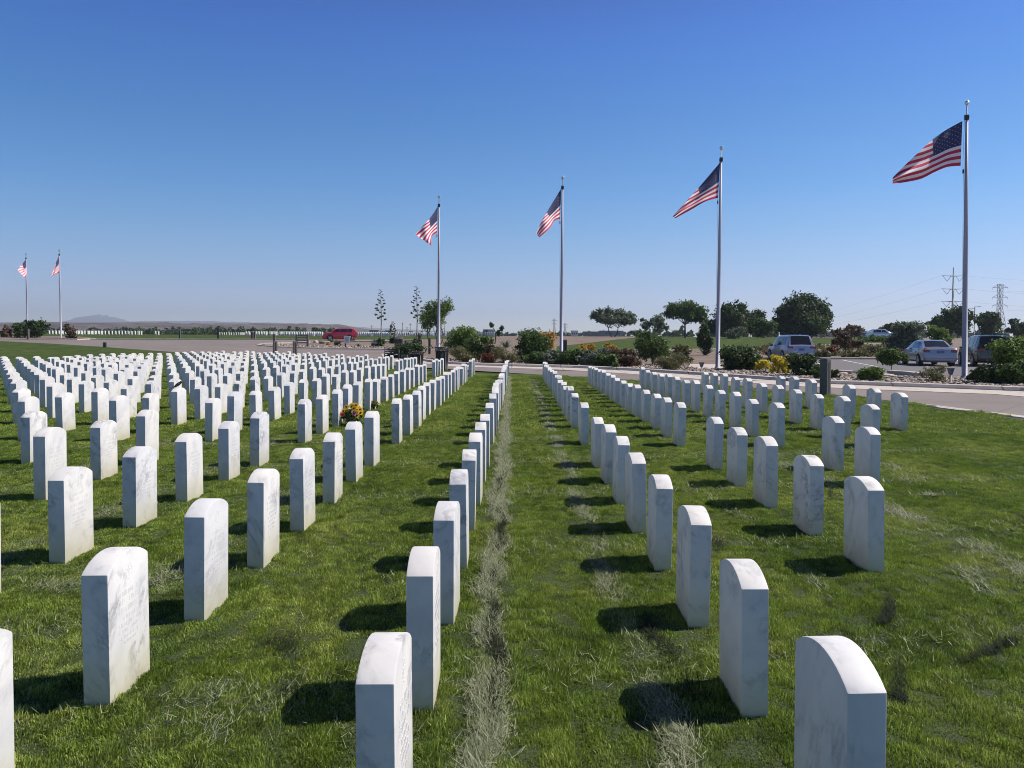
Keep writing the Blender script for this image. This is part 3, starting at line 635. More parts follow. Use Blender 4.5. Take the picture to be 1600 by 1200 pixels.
# ---------------------------------------------------------------- flag poles and flags
def stars_on(u, v):
    # u 0..1 across canton, v 0..1 down canton; nine rows
    for i in range(9):
        cy = (i + 1) / 10.0; n = 6 if i % 2 == 0 else 5
        for j in range(n):
            cx = (2 * j + 1 + (0 if n == 6 else 1)) / 12.0
            if ((u - cx) * 1.35) ** 2 + (v - cy) ** 2 < .021 ** 2: return True
    return False
def flag(px0, top, bot, Y, label, seed, tilt, fold=.5, f0=.3):
    """top/bot: the upper and lower edges, hoist to fly, drawn as in the photo at distance Y; real folds in depth"""
    NU, NV = 140, 104; rg = random.Random(seed); ph = rg.uniform(0, 6)
    def curve(pl, s):
        n = len(pl) - 1; f = s * n; i = min(int(f), n - 1); f -= i
        p0 = pl[max(i - 1, 0)]; p1 = pl[i]; p2 = pl[i + 1]; p3 = pl[min(i + 2, n)]
        return [0.5 * ((2 * b) + (-a + c) * f + (2 * a - 5 * b + 4 * c - d) * f * f + (-a + 3 * b - 3 * c + d) * f ** 3) for a, b, c, d in zip(p0, p1, p2, p3)]
    V = []; o0 = at(*top[0], Y)
    for i in range(NU + 1):
        s = i / NU; a = curve(top, s); b = curve(bot, s)
        for j in range(NV + 1):
            t0 = j / NV; q = min(max((s - f0) / (1 - f0), 0), 1); fo = fold * q * q * (3 - 2 * q); t = (t0 - fo) / (1 - fo); back = 0
            if t < 0: back = -t; t = min(-t * .55, .9)
            x = a[0] * (1 - t) + b[0] * t; y = a[1] * (1 - t) + b[1] * t
            dep = Y - tilt * s * 1.0 + (.16 * s ** .7) * math.sin(7.5 * s - 3.2 * t + ph) + .10 * s * math.sin(11 * t + 5 * s + ph) + .22 * min(back, .5)
            V.append(tuple(at(x, y, dep) - o0))
    F = []; MI = []
    for i in range(NU):
        for j in range(NV):
            F.append((i * (NV + 1) + j, (i + 1) * (NV + 1) + j, (i + 1) * (NV + 1) + j + 1, i * (NV + 1) + j + 1))
            u = (i + .5) / NU; v = (j + .5) / NV
            if u < .4 and v < 7 / 13: MI.append(3 if stars_on(u / .4, v * 13 / 7) else 2)
            else: MI.append(0 if int(v * 13) % 2 == 0 else 1)
    o = mesh_np('american_flag', V, F, [M['red'], M['white'], M['blue'], M['star']], loc=o0, smooth=True, midx=MI)
    md = o.modifiers.new('cloth', 'SOLIDIFY'); md.thickness = .004
    return tag(o, label, 'flag', 'american flags flying from the poles')
def flagpole(px, base, H, tpx, label, r0=.105, r1=.05, Y=None, hal=None):
    top = at(tpx[0], tpx[1], Y); b = Vector((at(px, base, Y).x, Y, g(Y))); t = empty('flagpole', b, 0, label, 'flagpole', 'white flagpoles along the road')
    Hh = top.z - b.z; lean = Vector((top.x - b.x, 0, 0)); sx = lambda z: lean.x * z / Hh
    bm = bmesh.new(); tube(bm, [(0, 0, 0), (sx(Hh * .5), 0, Hh * .5), (sx(Hh - .75), 0, Hh - .75)], [r0, (r0 + r1) / 2 * 1.05, r1], 14); from_bm('pole', bm, M['pole'], t)
    bm = bmesh.new(); tube(bm, [(0, 0, 0), (0, 0, .05), (0, 0, .06), (0, 0, .11)], [r0 * 2.1, r0 * 2.0, r0 * 1.35, r0 * 1.25], 16); from_bm('base_collar', bm, M['pole'], t)
    xt = sx(Hh)
    bm = bmesh.new(); box(bm, (xt, 0, Hh - .62), (.15, .13, .2), bevel=.02); tube(bm, [(xt, 0, Hh - .8), (xt, 0, Hh - .1)], .018, 8); from_bm('truck', bm, M['black'], t)
    bm = bmesh.new(); sphere(bm, (xt, 0, Hh - .07), .085, seg=14); from_bm('ball', bm, M['gold'], t)
    if hal:
        z1 = hal - b.z; bm = bmesh.new(); tube(bm, [(xt - .09, -.02, Hh - .6), (sx(z1) - r1 - .10, -.02, z1), (sx(z1) - .12, -.02, z1 - .35), (sx(1.5) - r0 - .02, -.02, 1.5)], .006, 5); from_bm('halyard', bm, M['wire'], t)
        bm = bmesh.new(); box(bm, (sx(z1) - .13, -.02, z1 - .22), (.05, .05, .16), bevel=.01); from_bm('counterweight', bm, M['plastic'], t)
    return t
FL = [
 (1507, 596, (1511, 158), 29.8, [(1503.7, 189), (1480, 202), (1457, 218), (1436, 237), (1414, 258), (1395, 277)], [(1501, 259), (1480, 261), (1460, 269), (1440, 279), (1418, 284), (1395, 287)], 1, 1.0, 'rightmost'),
 (1121, 576, (1127, 229), 37.3, [(1125, 254), (1096, 288), (1072, 315), (1051, 338)], [(1122, 309), (1102, 315), (1079, 328), (1055, 341)], 2, 1.2, 'second from the right'),
 (877, 556, (879, 276), 44.3, [(877, 294.5), (857, 327), (846, 346), (838, 365)], [(875, 342), (866, 345), (859, 356), (843, 371)], 3, 1.6, 'third from the right'),
 (685.5, 556, (686, 306), 50.6, [(684, 323), (673, 339), (661, 352.5), (649, 366)], [(683, 363), (675.5, 368), (673.5, 375), (674, 384)], 4, 1.6, 'fourth from the right, above the litter bins'),
 (95.5, 527, (92.5, 390), 93.0, [(92.4, 399), (88, 409), (84, 420), (80.4, 429)], [(92.8, 423), (89, 427), (85, 429), (81, 431)], 5, 1.5, 'second from the left'),
 (43.5, 526, (40.5, 396), 98.0, [(41, 405), (36, 411), (31, 417), (27, 422)], [(41.6, 428), (40.5, 430), (40, 432), (39, 434)], 6, 1.5, 'leftmost'),
]
for bx, by, tp, Y, top, bot, sd, tl, wh in FL:
    if sd == 4: lab = 'tall white flagpole behind the litter bins, fourth from the right'
    elif wh == 'leftmost': lab = 'leftmost white flagpole, far off beside dark bushes'
    else: lab = 'tall white flagpole with gilt ball, %s' % wh
    flagpole(bx, by, 10.7, tp, lab, Y=Y, hal=at(*bot[0], Y).z)
    flag(bx, top, bot, Y, 'american flag blowing to the left on the %s pole' % wh if sd != 4 else 'american flag drooping in a fan on the pole above the litter bins', sd, tl, fold={1: .62, 2: .72, 3: .6, 4: .3, 5: .5, 6: .4}[sd], f0={1: .25, 2: .02, 3: .08, 4: .2, 5: .05, 6: .1}[sd])
# ---------------------------------------------------------------- plants
def rnd_blobs(w, d, h, n, seed, base=.0, spread=.6, rs=(.28, .5)):
    rg = random.Random(seed); out = [((0, 0, base + (h - base) * .5), (w * .30, d * .30, (h - base) * .36))]
    for k in range(n):
        a = rg.uniform(0, 2 * math.pi); q = rg.uniform(.35, 1) * spread; f = rg.uniform(*rs); z = rg.uniform(.18, .86)
        wr = math.sqrt(max(.12, 1 - abs(z - .42) ** 1.6 * 1.6))
        out.append(((math.cos(a) * w / 2 * q * wr, math.sin(a) * d / 2 * q * wr, base + (h - base) * z), (w * f * .55, d * f * .55, (h - base) * f * rg.uniform(.4, .6))))
    lo = [min(c[i] - r[i] * .97 for c, r in out) for i in range(3)]; hi = [max(c[i] + r[i] * .97 for c, r in out) for i in range(3)]
    tl = [-w / 2, -d / 2, base + .0]; th = [w / 2, d / 2, h]; k = [(th[i] - tl[i]) / (hi[i] - lo[i]) for i in range(3)]
    return [(tuple(tl[i] + (c[i] - lo[i]) * k[i] for i in range(3)), tuple(r[i] * k[i] for i in range(3))) for c, r in out]
SEED = [100]
def shrub(px, yt, yb, wpx, mat, label, name='shrub', n=1500, leaf=.09, nb=9, cat='bush', base=0.0, stem=True, Y=None, strip=False, group=None, spread=.75, hollow=.55, dpx=None):
    SEED[0] += 1; s = SEED[0]
    p = P(px, yb) if Y is None else Vector((at(px, yb, Y).x, Y, g(Y))); h = (yb - yt) * p.y / FPX if Y is None else at(px, yt, Y).z - g(Y)
    w = wpx * 1.08 * p.y / FPX; n = int(n * 1.5); t = empty(name, p, 0, label, cat, group)
    leaf_cloud('foliage', t, rnd_blobs(w, w * .85, h, nb, s, base * h, spread), n, leaf, M[mat], s, strip=strip, hollow=hollow)
    if stem:
        bm = bmesh.new(); rg = random.Random(s)
        for k in range(4):
            a = rg.uniform(0, 6.28); tube(bm, [(0, 0, -.02), (math.cos(a) * w * .1, math.sin(a) * w * .1, h * .3), (math.cos(a) * w * .25, math.sin(a) * w * .22, h * .62)], [h * .028, h * .018, h * .008], 6)
        from_bm('stem', bm, M['bark'], t)
    return t
def tree(px, yt, yb, wpx, mat, label, Y, crown0=.35, n=4500, leaf=.22, nb=12, trunks=1, lean=0, spread=.85, group=None, name='tree', open_=.5, blobs=None, rt=.022):
    SEED[0] += 1; s = SEED[0]; rg = random.Random(s)
    p = Vector((at(px, yb, Y).x, Y, g(Y))); h = at(px, yt, Y).z - g(Y); w = wpx * Y / FPX; n = int(n * 1.3); t = empty(name, p, 0, label, 'tree', group)
    if blobs: bl = [((a * w, b * w, c * h), (r * w, r * w * .9, r2 * h)) for a, b, c, r, r2 in blobs]
    else: bl = rnd_blobs(w, w * .85, h, nb, s, crown0 * h, spread, (.22, .42))
    bm = bmesh.new(); ends = [b[0] for b in bl]; r0 = h * rt
    for k in range(trunks):
        x0 = (k - (trunks - 1) / 2) * w * .12; fork = (x0 + lean * w * .2 + (k - (trunks - 1) / 2) * w * .1, 0, h * max(crown0 * .85, .12))
        tube(bm, [(x0 * .5, 0, -.05), ((x0 + fork[0]) / 2 + rg.uniform(-.02, .02) * h, 0, fork[2] * .5), fork], [r0, r0 * .8, r0 * .65], 8)
        for e in ends[k::trunks]:
            mid = ((fork[0] + e[0]) / 2 + rg.uniform(-.04, .04) * w, e[1] / 2, (fork[2] + e[2]) / 2 + .03 * h)
            tube(bm, [fork, mid, e], [r0 * .5, r0 * .3, r0 * .1], 6)
    from_bm('trunk', bm, M['bark'], t)
    leaf_cloud('crown', t, bl, n, leaf, M[mat], s, hollow=open_)
    return t
def agave(px, yb, wpx, label, mat='agave', n=26, up=1.0, name='agave', h=None):
    SEED[0] += 1; rg = random.Random(SEED[0]); p = P(px, yb); L = wpx / 2 * p.y / FPX * 1.05; t = empty(name, p, 0, label, 'plant')
    for k in range(n):
        a = k * 2.4 + rg.uniform(-.2, .2); el = R(rg.uniform(18, 80)) * up; l = L * rg.uniform(.8, 1.1); d = Vector((math.cos(a) * math.cos(el), math.sin(a) * math.cos(el), math.sin(el))); sd = Vector((-math.sin(a), math.cos(a), 0)); w = l * .075
        V = [tuple(-sd * w * .7), tuple(sd * w * .7), tuple(d * l * .5 + sd * w), tuple(d * l * .5 - sd * w), tuple(d * l + Vector((0, 0, -.08 * l)))]
        V += [(v[0], v[1], v[2] - .02) for v in V]
        F = [(0, 1, 2), (0, 2, 3), (3, 2, 4), (5, 7, 6), (5, 8, 7), (8, 9, 7), (1, 6, 7), (1, 7, 2), (0, 3, 8), (0, 8, 5), (2, 7, 9), (2, 9, 4), (3, 4, 9), (3, 9, 8)]
        mesh_np('leaf', V, F, M[mat], t, attr=[rg.random()] * len(F))
    return t
def agave_stalk(px, yt, yb, label, Y, top=.45, wpx=17, name='agave_stalk'):
    SEED[0] += 1; rg = random.Random(SEED[0]); p = Vector((at(px, yb, Y).x, Y, g(Y))); h = at(px, yt, Y).z - g(Y); t = empty(name, p, 0, label, 'plant'); w = wpx / 2 * Y / FPX
    bm = bmesh.new(); tube(bm, [(0, 0, 0), (.01 * h, 0, h * .5), (0, 0, h)], [h * .010, h * .007, h * .003], 7); from_bm('stalk', bm, M['bark'], t)
    n = 26
    for k in range(n):
        f = k / n; z = h * (1 - (1 - top) * (1 - f)) if False else h * (top + (1 - top) * f); a = k * 2.4; l = w * (1.05 - .75 * f ** 1.5) * rg.uniform(.7, 1.1) * (.7 if f < .12 else 1)
        e = Vector((math.cos(a) * l, math.sin(a) * l, l * .32)); bm = bmesh.new(); tube(bm, [(0, 0, z), tuple(Vector((0, 0, z)) + e * .6 - Vector((0, 0, l * .08))), tuple(Vector((0, 0, z)) + e)], [.012, .010, .008], 5)
        br = from_bm('branch', bm, M['bark'], t)
        c = Vector((0, 0, z)) + e; leaf_cloud('seed_cluster', br, [(tuple(c), (l * .42, l * .42, l * .20))], 90, .055 * (1.2 - f * .7), M['leaf_dark'], SEED[0] * 50 + k)
    leaf_cloud('rosette', t, [((0, 0, .3), (w * .9, w * .9, .45))], 110, .42, M['leaf_dark'], SEED[0], strip=True)
    return t
G1 = 'shrubs in the planting beds along the road'
# left island
shrub(32, 503, 526, 26, 'leaf_mid', 'spiky green shrub left of the leftmost flagpole', Y=94, n=900, leaf=.22, strip=True, group=G1)
shrub(55, 500.5, 527, 34, 'leaf_dark', 'dark green shrub between the two far left flagpoles', Y=93, n=1700, leaf=.16, group=G1)
shrub(8, 508, 524, 22, 'leaf_brown', 'low brown shrub at the far left edge', Y=96, n=700, leaf=.16, group=G1)
shrub(111, 505, 528, 18, 'leaf_brown', 'reddish brown shrub right of the second flagpole from the left', Y=92, n=900, leaf=.13, group=G1)
# middle desert bed
shrub(638, 535, 562, 56, 'leaf_dark', 'dark clipped dome shrub behind the litter bins', Y=52, n=4200, leaf=.075, nb=14, stem=False, spread=.6, group=G1)
shrub(615, 552, 563, 22, 'leaf_dark', 'low dark shrub beside the black bench', Y=52, n=900, leaf=.08, group=G1)
tree(681, 465, 532, 60, 'leaf_bright', 'small feathery desert tree with thin trunks behind a flagpole', 72, .30, 9000, .085, 16, 3, open_=.15, spread=.95, rt=.012)
shrub(726, 509, 562, 66, 'leaf_bright', 'big round bright green bush right of the litter bins', Y=50, n=6500, leaf=.075, nb=16, spread=.7, group=G1)
shrub(748, 524, 560, 44, 'leaf_mid', 'mid green bush in front of the big round bush', Y=48, n=2600, leaf=.08, nb=10, group=G1)
shrub(722, 541, 568, 42, 'leaf_olive', 'olive tan feathery bush beside the litter bin', Y=44, n=3200, leaf=.07, nb=10, strip=True, stem=False, group=G1)
shrub(762, 551, 568, 26, 'leaf_red', 'low red flowering shrub by the kerb', Y=42, n=1000, leaf=.06, group=G1)
shrub(790, 541, 568, 52, 'leaf_olive', 'tan dry bush between red shrub and green ground cover', Y=43, n=2600, leaf=.065, strip=True, group=G1)
agave(791, 543, 30, 'grey green agave with sword leaves left of the large round bush')
shrub(833, 516, 566, 66, 'leaf_mid', 'large round green bush left of the third flagpole', Y=45, n=6500, leaf=.08, nb=16, spread=.7, group=G1)
shrub(853, 513, 560, 30, 'leaf_orange', 'orange tinged bush top behind the large round bush', Y=48, n=1300, leaf=.08, group=G1)
for k, (x, yt, w, Y_, mt, lb) in enumerate([(838, 550, 34, 40.5, 'leaf_mid', 'leafy green ground cover plant left of the third flagpole'), (866, 547, 36, 40.2, 'leaf_grey', 'grey green ground cover plant in front of the third flagpole'), (896, 546, 38, 40, 'leaf_mid', 'leafy green ground cover plant right of the third flagpole'), (926, 547, 36, 39, 'leaf_grey', 'silvery ground cover plant under the orange flowers'), (948, 552, 26, 38, 'leaf_mid', 'last green ground cover plant beside the dark red bush')]):
    shrub(x, yt, 572 + k, w * 1.2, mt, lb, Y=Y_, n=2600, leaf=.085, nb=8, stem=False, group=G1)
shrub(918, 535, 560, 28, 'leaf_orange', 'left of two orange flowering shrubs by the side lawn', Y=44, n=1300, leaf=.07, group=G1)
shrub(956, 533, 560, 24, 'leaf_orange', 'right of two orange flowering shrubs by the side lawn', Y=44, n=1200, leaf=.07, group=G1)
shrub(943, 541, 562, 26, 'leaf_grey', 'pale silver shrub between the two orange shrubs', Y=43, n=1000, leaf=.06, group=G1)
shrub(977, 546, 577, 50, 'leaf_brown', 'dark red brown bush left of the dome bush', Y=39, n=2400, leaf=.07, nb=9, group=G1)
shrub(1020, 516, 567, 56, 'leaf_mid', 'tall dense green bush at the near corner of the side lawn', Y=44, n=6200, leaf=.075, nb=14, spread=.65, group=G1, base=.1)
shrub(1051, 552, 583, 58, 'leaf_olive', 'rounded olive mound of fine foliage by the kerb', Y=35, n=5200, leaf=.055, nb=12, strip=True, stem=False, spread=.6, group=G1)
shrub(1066, 537, 560, 34, 'leaf_olive', 'loose grey shrub behind the olive mound', Y=46, n=900, leaf=.08, group=G1)
tree(1101, 503, 548, 22, 'leaf_dark', 'slim dark conifer left of the second flagpole from the right', 60, .12, 2400, .12, 9, 1)
agave(1102, 555, 36, 'grey agave under the slim dark conifer')
shrub(1156, 541, 585, 74, 'leaf_dark', 'wide dark green bush right of the second flagpole', Y=36, n=5600, leaf=.07, nb=14, group=G1)
shrub(1176, 546, 568, 14, 'leaf_red', 'small red blossom sprig on top of the dark bush', name='flower_sprig', Y=37, n=160, leaf=.05, stem=False, group=G1)
shrub(1194, 562, 583, 26, 'leaf_yellow', 'smaller yellow shrub left of the silver car', Y=34, n=1000, leaf=.055, nb=12, group=G1, spread=1.1)
shrub(1225, 553, 587, 38, 'leaf_yellow', 'larger bright yellow shrub in front of the silver car', Y=33, n=1400, leaf=.06, nb=16, group=G1, spread=1.2)
shrub(1254, 552, 594, 54, 'leaf_dark', 'dark green bush right of the yellow shrub', Y=31, n=4400, leaf=.06, nb=12, group=G1)
shrub(1279, 572, 597, 30, 'leaf_mid', 'small green bush left of the grey timber bollard', Y=29, n=1700, leaf=.05, group=G1)
shrub(1303, 575, 597, 16, 'leaf_olive', 'thin twiggy bush right of the grey timber bollard', Y=29, n=600, leaf=.05, group=G1)
shrub(1359, 573, 599, 44, 'leaf_bright', 'low rounded green bush in the river rocks', Y=27.5, n=4200, leaf=.045, nb=11, group=G1, stem=False)
tree(1393, 545, 583, 48, 'leaf_mid', 'small clipped pine with bent trunk in front of the silver sedan', 34, .36, 5600, .06, 12, 1, spread=.85, open_=.35)
shrub(1459, 570, 600, 42, 'leaf_olive', 'dry twiggy bush in the river rocks below the silver sedan', Y=27, n=1700, leaf=.045, strip=True, nb=9, group=G1, spread=.95)
for x, yt, w, lb in ((1529, 571, 30, 'dark shrub right of the near flagpole'), (1555, 573, 34, 'second dark shrub right of the near flagpole')):
    shrub(x, yt, 605, w, 'leaf_dark', lb, Y=26, n=2400, leaf=.05, nb=9, group=G1)
shrub(1590, 527, 606, 76, 'leaf_bright', 'large leafy green bush at the right edge of the view', Y=26.5, n=8200, leaf=.065, nb=16, group=G1)
shrub(1580, 562, 607, 60, 'leaf_mid', 'low leafy shrub under the large bush at the right edge', Y=25.8, n=3600, leaf=.055, nb=10, stem=False, group=G1)
shrub(770, 536, 566, 24, 'leaf_brown', 'brownish twiggy shrub behind the red flowering shrub', Y=46, n=900, leaf=.07, group=G1)
# behind the parking lot
G2 = 'shrubs behind the parking lot'
tree(1321, 512, 557, 46, 'leaf_brown', 'thin brown leaved tree behind the parking kerb', 55, .3, 2600, .10, 10, 1, open_=.2, spread=.95)
for k, (x, yt, w, Y_, mt, lb) in enumerate([(1145, 545, 40, 56, 'leaf_olive', 'low olive ground shrub left of the silver car'), (1285, 548, 30, 56, 'leaf_olive', 'low olive ground shrub right of the silver car'), (1345, 550, 50, 56, 'leaf_olive', 'low olive ground shrub behind the small pine'), (1372, 540, 40, 60, 'leaf_olive', 'sparse olive shrub below the white sedan'), (1300, 541, 18, 60, 'leaf_red', 'small dark red shrub beside the brown tree'), (1262, 543, 14, 62, 'leaf_olive', 'small tan shrub on the bare slope')]):
    shrub(x, yt, 557, w, mt, lb, Y=Y_, n=900, leaf=.09, nb=8, group=G2, stem=False, spread=1)
shrub(1411, 502, 552, 50, 'leaf_grey', 'silvery green tree-like bush left of the sedan', Y=70, n=4000, leaf=.13, nb=13, group=G2)
shrub(1466, 509, 545, 44, 'leaf_bright', 'bright leafy bush behind the sedan roof', Y=72, n=2600, leaf=.14, nb=10, group=G2)
# trees on the skyline
G3 = 'trees on the skyline beyond the parking lot'
tree(958, 482, 527, 70, 'leaf_grey', 'flat topped spreading tree standing alone on the side lawn', 118, .38, 7500, .20, 14, 2, group=G3, name='spreading_tree',
     blobs=[(-.33, 0, .78, .17, .17), (-.12, .1, .80, .19, .20), (.1, 0, .74, .2, .2), (.3, 0, .68, .19, .19), (.02, -.15, .62, .2, .13), (-.28, -.1, .62, .14, .12), (.4, 0, .55, .1, .12), (.2, .1, .86, .14, .12), (-.1, -.1, .6, .22, .14), (.25, -.1, .56, .2, .14), (-.38, 0, .7, .12, .14)], rt=.02)
tree(1070, 470, 529, 66, 'leaf_mid', 'umbrella shaped tree with a forked dark trunk left of the second flagpole', 112, .42, 6000, .19, 12, 1, group=G3, name='umbrella_tree',
     blobs=[(-.25, 0, .78, .24, .17), (.05, 0, .86, .26, .14), (.3, 0, .72, .22, .18), (-.05, .1, .68, .24, .14), (.4, 0, .58, .18, .18), (-.36, 0, .64, .16, .15), (.25, .1, .56, .22, .14), (.1, 0, .6, .24, .16)], rt=.03)
tree(1027, 490, 530, 34, 'leaf_grey', 'thin pale green tree left of the umbrella shaped tree', 105, .3, 1900, .15, 10, 1, group=G3, open_=.2, spread=.95)
tree(1010, 497, 530, 22, 'leaf_grey', 'smallest pale tree, far left of the skyline tree group', 105, .4, 900, .15, 7, 1, group=G3, open_=.2)
tree(1133, 472, 529, 66, 'leaf_dark', 'wide dark tree directly behind the second flagpole from the right', 125, .0, 9500, .24, 14, 1, group=G3)
tree(1172, 484, 530, 66, 'leaf_dark', 'lower dark tree between the second flagpole and the biggest tree', 128, .05, 6000, .24, 13, 1, group=G3)
tree(1195, 497, 531, 40, 'leaf_mid', 'small green tree at the foot of the biggest tree', 118, .05, 2600, .2, 9, 1, group=G3)
tree(1254, 459, 531, 92, 'leaf_dark', 'biggest dark round tree on the skyline above the silver car', 122, .0, 17000, .25, 20, 1, group=G3, name='large_tree', blobs=[(0, 0, .55, .38, .36), (-.05, 0, .80, .24, .2), (.2, 0, .68, .26, .2), (-.28, 0, .60, .2, .2), (.34, 0, .42, .18, .22), (-.3, .1, .34, .2, .22), (.05, -.2, .35, .32, .25), (.2, 0, .26, .26, .2), (-.12, 0, .22, .3, .18), (.08, 0, .86, .16, .14), (-.18, 0, .76, .14, .14), (.42, 0, .52, .1, .12)])
shrub(1148, 511, 529, 32, 'leaf_grey', 'grey green ball hedge in front of the dark trees', Y=108, n=1500, leaf=.14, nb=7, stem=False, spread=.5)
tree(1330, 508, 532, 44, 'leaf_brown', 'distant brownish tree right of the biggest tree', 140, .1, 2000, .25, 9, 1, group=G3)
tree(1385, 505, 532, 30, 'leaf_dark', 'distant dark tree behind the silvery bush', 140, .1, 1700, .25, 8, 1, group=G3)
tree(1468, 494, 533, 44, 'leaf_dark', 'low dark tree behind the sedan, left of the near pole', 130, .1, 3200, .24, 10, 1, group=G3)
tree(1496, 479, 533, 50, 'leaf_dark', 'tall dark tree crossed by the near flagpole', 125, .08, 5000, .24, 13, 1, group=G3)
tree(1546, 487, 534, 50, 'leaf_dark', 'dark tree below the lattice pylon', 125, .08, 4600, .24, 12, 1, group=G3)
tree(1592, 497, 534, 34, 'leaf_dark', 'dark tree at the right edge of the skyline', 125, .08, 2600, .24, 9, 1, group=G3)
shrub(995, 515, 528, 26, 'leaf_grey', 'hazy distant shrub right of the spreading tree', Y=150, n=700, leaf=.2, stem=False)
# yucca with forked trunk
p = P(774, 537); YY = p.y; t = empty('yucca', p, 0, 'forked yucca with three leafy heads against the sky', 'plant')
heads = [at(768, 507, YY) - p, at(784, 513, YY) - p, at(779, 520, YY) - p]
bm = bmesh.new(); fk = at(775, 520, YY) - p; tube(bm, [(0, 0, 0), tuple(fk * .5), tuple(fk)], [.09, .07, .06], 7)
for h_ in heads: tube(bm, [tuple(fk), tuple((fk + h_) / 2), tuple(h_)], [.05, .04, .03], 6)
from_bm('trunk', bm, M['bark'], t)
for k, h_ in enumerate(heads): leaf_cloud('leaf_head', t, [(tuple(h_), (.24, .24, .30))], 220, .20, M['leaf_dark'], 900 + k, strip=True)
agave_stalk(595, 452, 524, 'left of two tall agave flower stalks rising against the sky', 76)
agave_stalk(651, 447, 524, 'right of two tall agave flower stalks, beside the feathery tree', 74)
agave_stalk(614, 502, 524, 'short young agave stalk between the two tall ones', 84, .35, 10)
# small desert plants
for x, yb, w, lb in ((525, 536, 14, 'spiky agave behind the white sign'), (552, 534, 18, 'large agave at the rear of the red car'), (518, 535, 14, 'spiky agave at the front wheel of the red car'), (560, 541, 12, 'low agave right of the white sign'), (585, 535, 14, 'pale agave growing over a dark boulder'), (700, 530, 14, 'small agave at the foot of the feathery tree'), (655, 532, 30, 'wide agave rosette at the foot of the right stalk')):
    agave(x, yb, w, lb, n=18)
shrub(527, 533, 540, 12, 'leaf_brown', 'small dark brown plant left of the white sign', Y=P(527, 541).y, n=300, leaf=.08, stem=False)
shrub(513, 534, 539, 9, 'leaf_orange', 'tiny yellowish plant near the rocks', Y=P(513, 540).y, n=200, leaf=.07, stem=False)
shrub(622, 538, 545, 20, 'leaf_olive', 'pale yellow green plant left of the dome shrub', Y=60, n=500, leaf=.08, stem=False)
p = P(611, 536); t = empty('cactus', p, 0, 'slender yellowish column cactus beside the dark boulder', 'cactus'); bm = bmesh.new()
hh = (536 - 509) * p.y / FPX; tube(bm, [(0, 0, 0), (0, 0, hh * .85), (0, 0, hh)], [.06, .07, .03], 8); from_bm('stem', bm, M['leaf_olive'], t)
leaf_cloud('tip', t, [((0, 0, hh), (.1, .1, .2))], 60, .1, M['leaf_brown'], 77)
def rock(bm, c, r, rg, mi=0, sub=2):
    q = bmesh.ops.create_icosphere(bm, subdivisions=sub, radius=1, matrix=Matrix.Identity(4)); k = [rg.uniform(.7, 1.2) for _ in range(3)]; ph = [rg.uniform(0, 6) for _ in range(3)]; rz = Matrix.Rotation(rg.uniform(0, 6), 3, 'Z')
    for v in q['verts']:
        d = v.co.normalized(); s = 1 + .12 * math.sin(3 * d.x + ph[0]) + .12 * math.sin(3.3 * d.y + ph[1]) + .1 * math.sin(4 * d.z + ph[2]); v.co = rz @ Vector((d.x * k[0], d.y * k[1], d.z * .6 * k[2])) * r * s + Vector(c)
def boulder(px, yb, wpx, mat, lab, hf=.6):
    rg = random.Random(int(px)); p = P(px, yb); r = wpx / 2 * p.y / FPX; bm = bmesh.new(); rock(bm, (0, 0, r * .35), r, rg, sub=3)
    for v in bm.verts: v.co.z *= hf / .6
    o = from_bm('boulder', bm, M[mat], loc=p); tag(o, lab, 'rock')
boulder(623, 537, 21, 'boulder_dark', 'large grey boulder in the desert bed', .75); boulder(585, 541, 15, 'boulder_dark', 'dark boulder right of the white sign'); boulder(493, 536, 8, 'rock', 'leftmost tan boulder in the desert bed'); boulder(503, 537, 10, 'boulder', 'grey boulder in front of the red car nose', .7); boulder(489, 535, 7, 'boulder', 'small grey boulder behind the sign posts')
boulder(1386, 590, 26, 'rock', 'flat pale boulder below the small clipped pine', .3); boulder(1316, 587, 20, 'rock', 'flat pale boulder by the parking lot edge', .3)
# river rocks: uncountable cobbles along the kerbs
def cobbles(band, n, r, seed):
    rg = random.Random(seed); V = []; F = []; b = bmesh.new(); bmesh.ops.create_icosphere(b, subdivisions=2, radius=1); bv = [v.co.copy() for v in b.verts]; bf = [[v.index for v in f.verts] for f in b.faces]; b.free()
    for i in range(n):
        s = rg.random() * (len(band) - 1); k = min(int(s), len(band) - 2); s -= k; a = band[k]; c = band[k + 1]; q = rg.random()
        lo = Vector(a[0]).lerp(Vector(c[0]), s); hi = Vector(a[1]).lerp(Vector(c[1]), s); p = lo.lerp(hi, q); rr = r * rg.uniform(.5, 1.4); e = Matrix.Rotation(rg.uniform(0, 6), 3, 'Z'); kx, ky, kz = rg.uniform(.8, 1.3), rg.uniform(.6, 1), rg.uniform(.45, .8)
        z = g(p.y) + rr * .25 + rg.uniform(0, r * .6); o0 = len(V)
        V += [tuple(e @ Vector((v.x * kx, v.y * ky, v.z * kz)) * rr + Vector((p.x, p.y, z))) for v in bv]; F += [[j + o0 for j in f] for f in bf]
    return V, F
def band_px(pp): return [(tuple(P(x, a)[:2]) + (0,), tuple(P(x, b)[:2]) + (0,)) for x, a, b in pp]
V1, F1 = cobbles(band_px([(1640, 609, 600), (1450, 602, 590), (1330, 599, 587), (1240, 594, 583), (1100, 584, 576), (960, 575, 569), (890, 572, 568)]), 5200, .062, 1)
V2, F2 = cobbles(band_px([(820, 570, 566), (745, 569, 565), (670, 564, 560), (640, 553, 549)]), 600, .07, 2)
V3, F3 = cobbles(band_px([(640, 546.6, 543.5), (560, 545.2, 542), (480, 543.6, 540.5), (425, 541.3, 539.5), (410, 539.8, 538.8)]), 900, .09, 3)
F2 = [[j + len(V1) for j in f] for f in F2]; F3 = [[j + len(V1) + len(V2) for j in f] for f in F3]
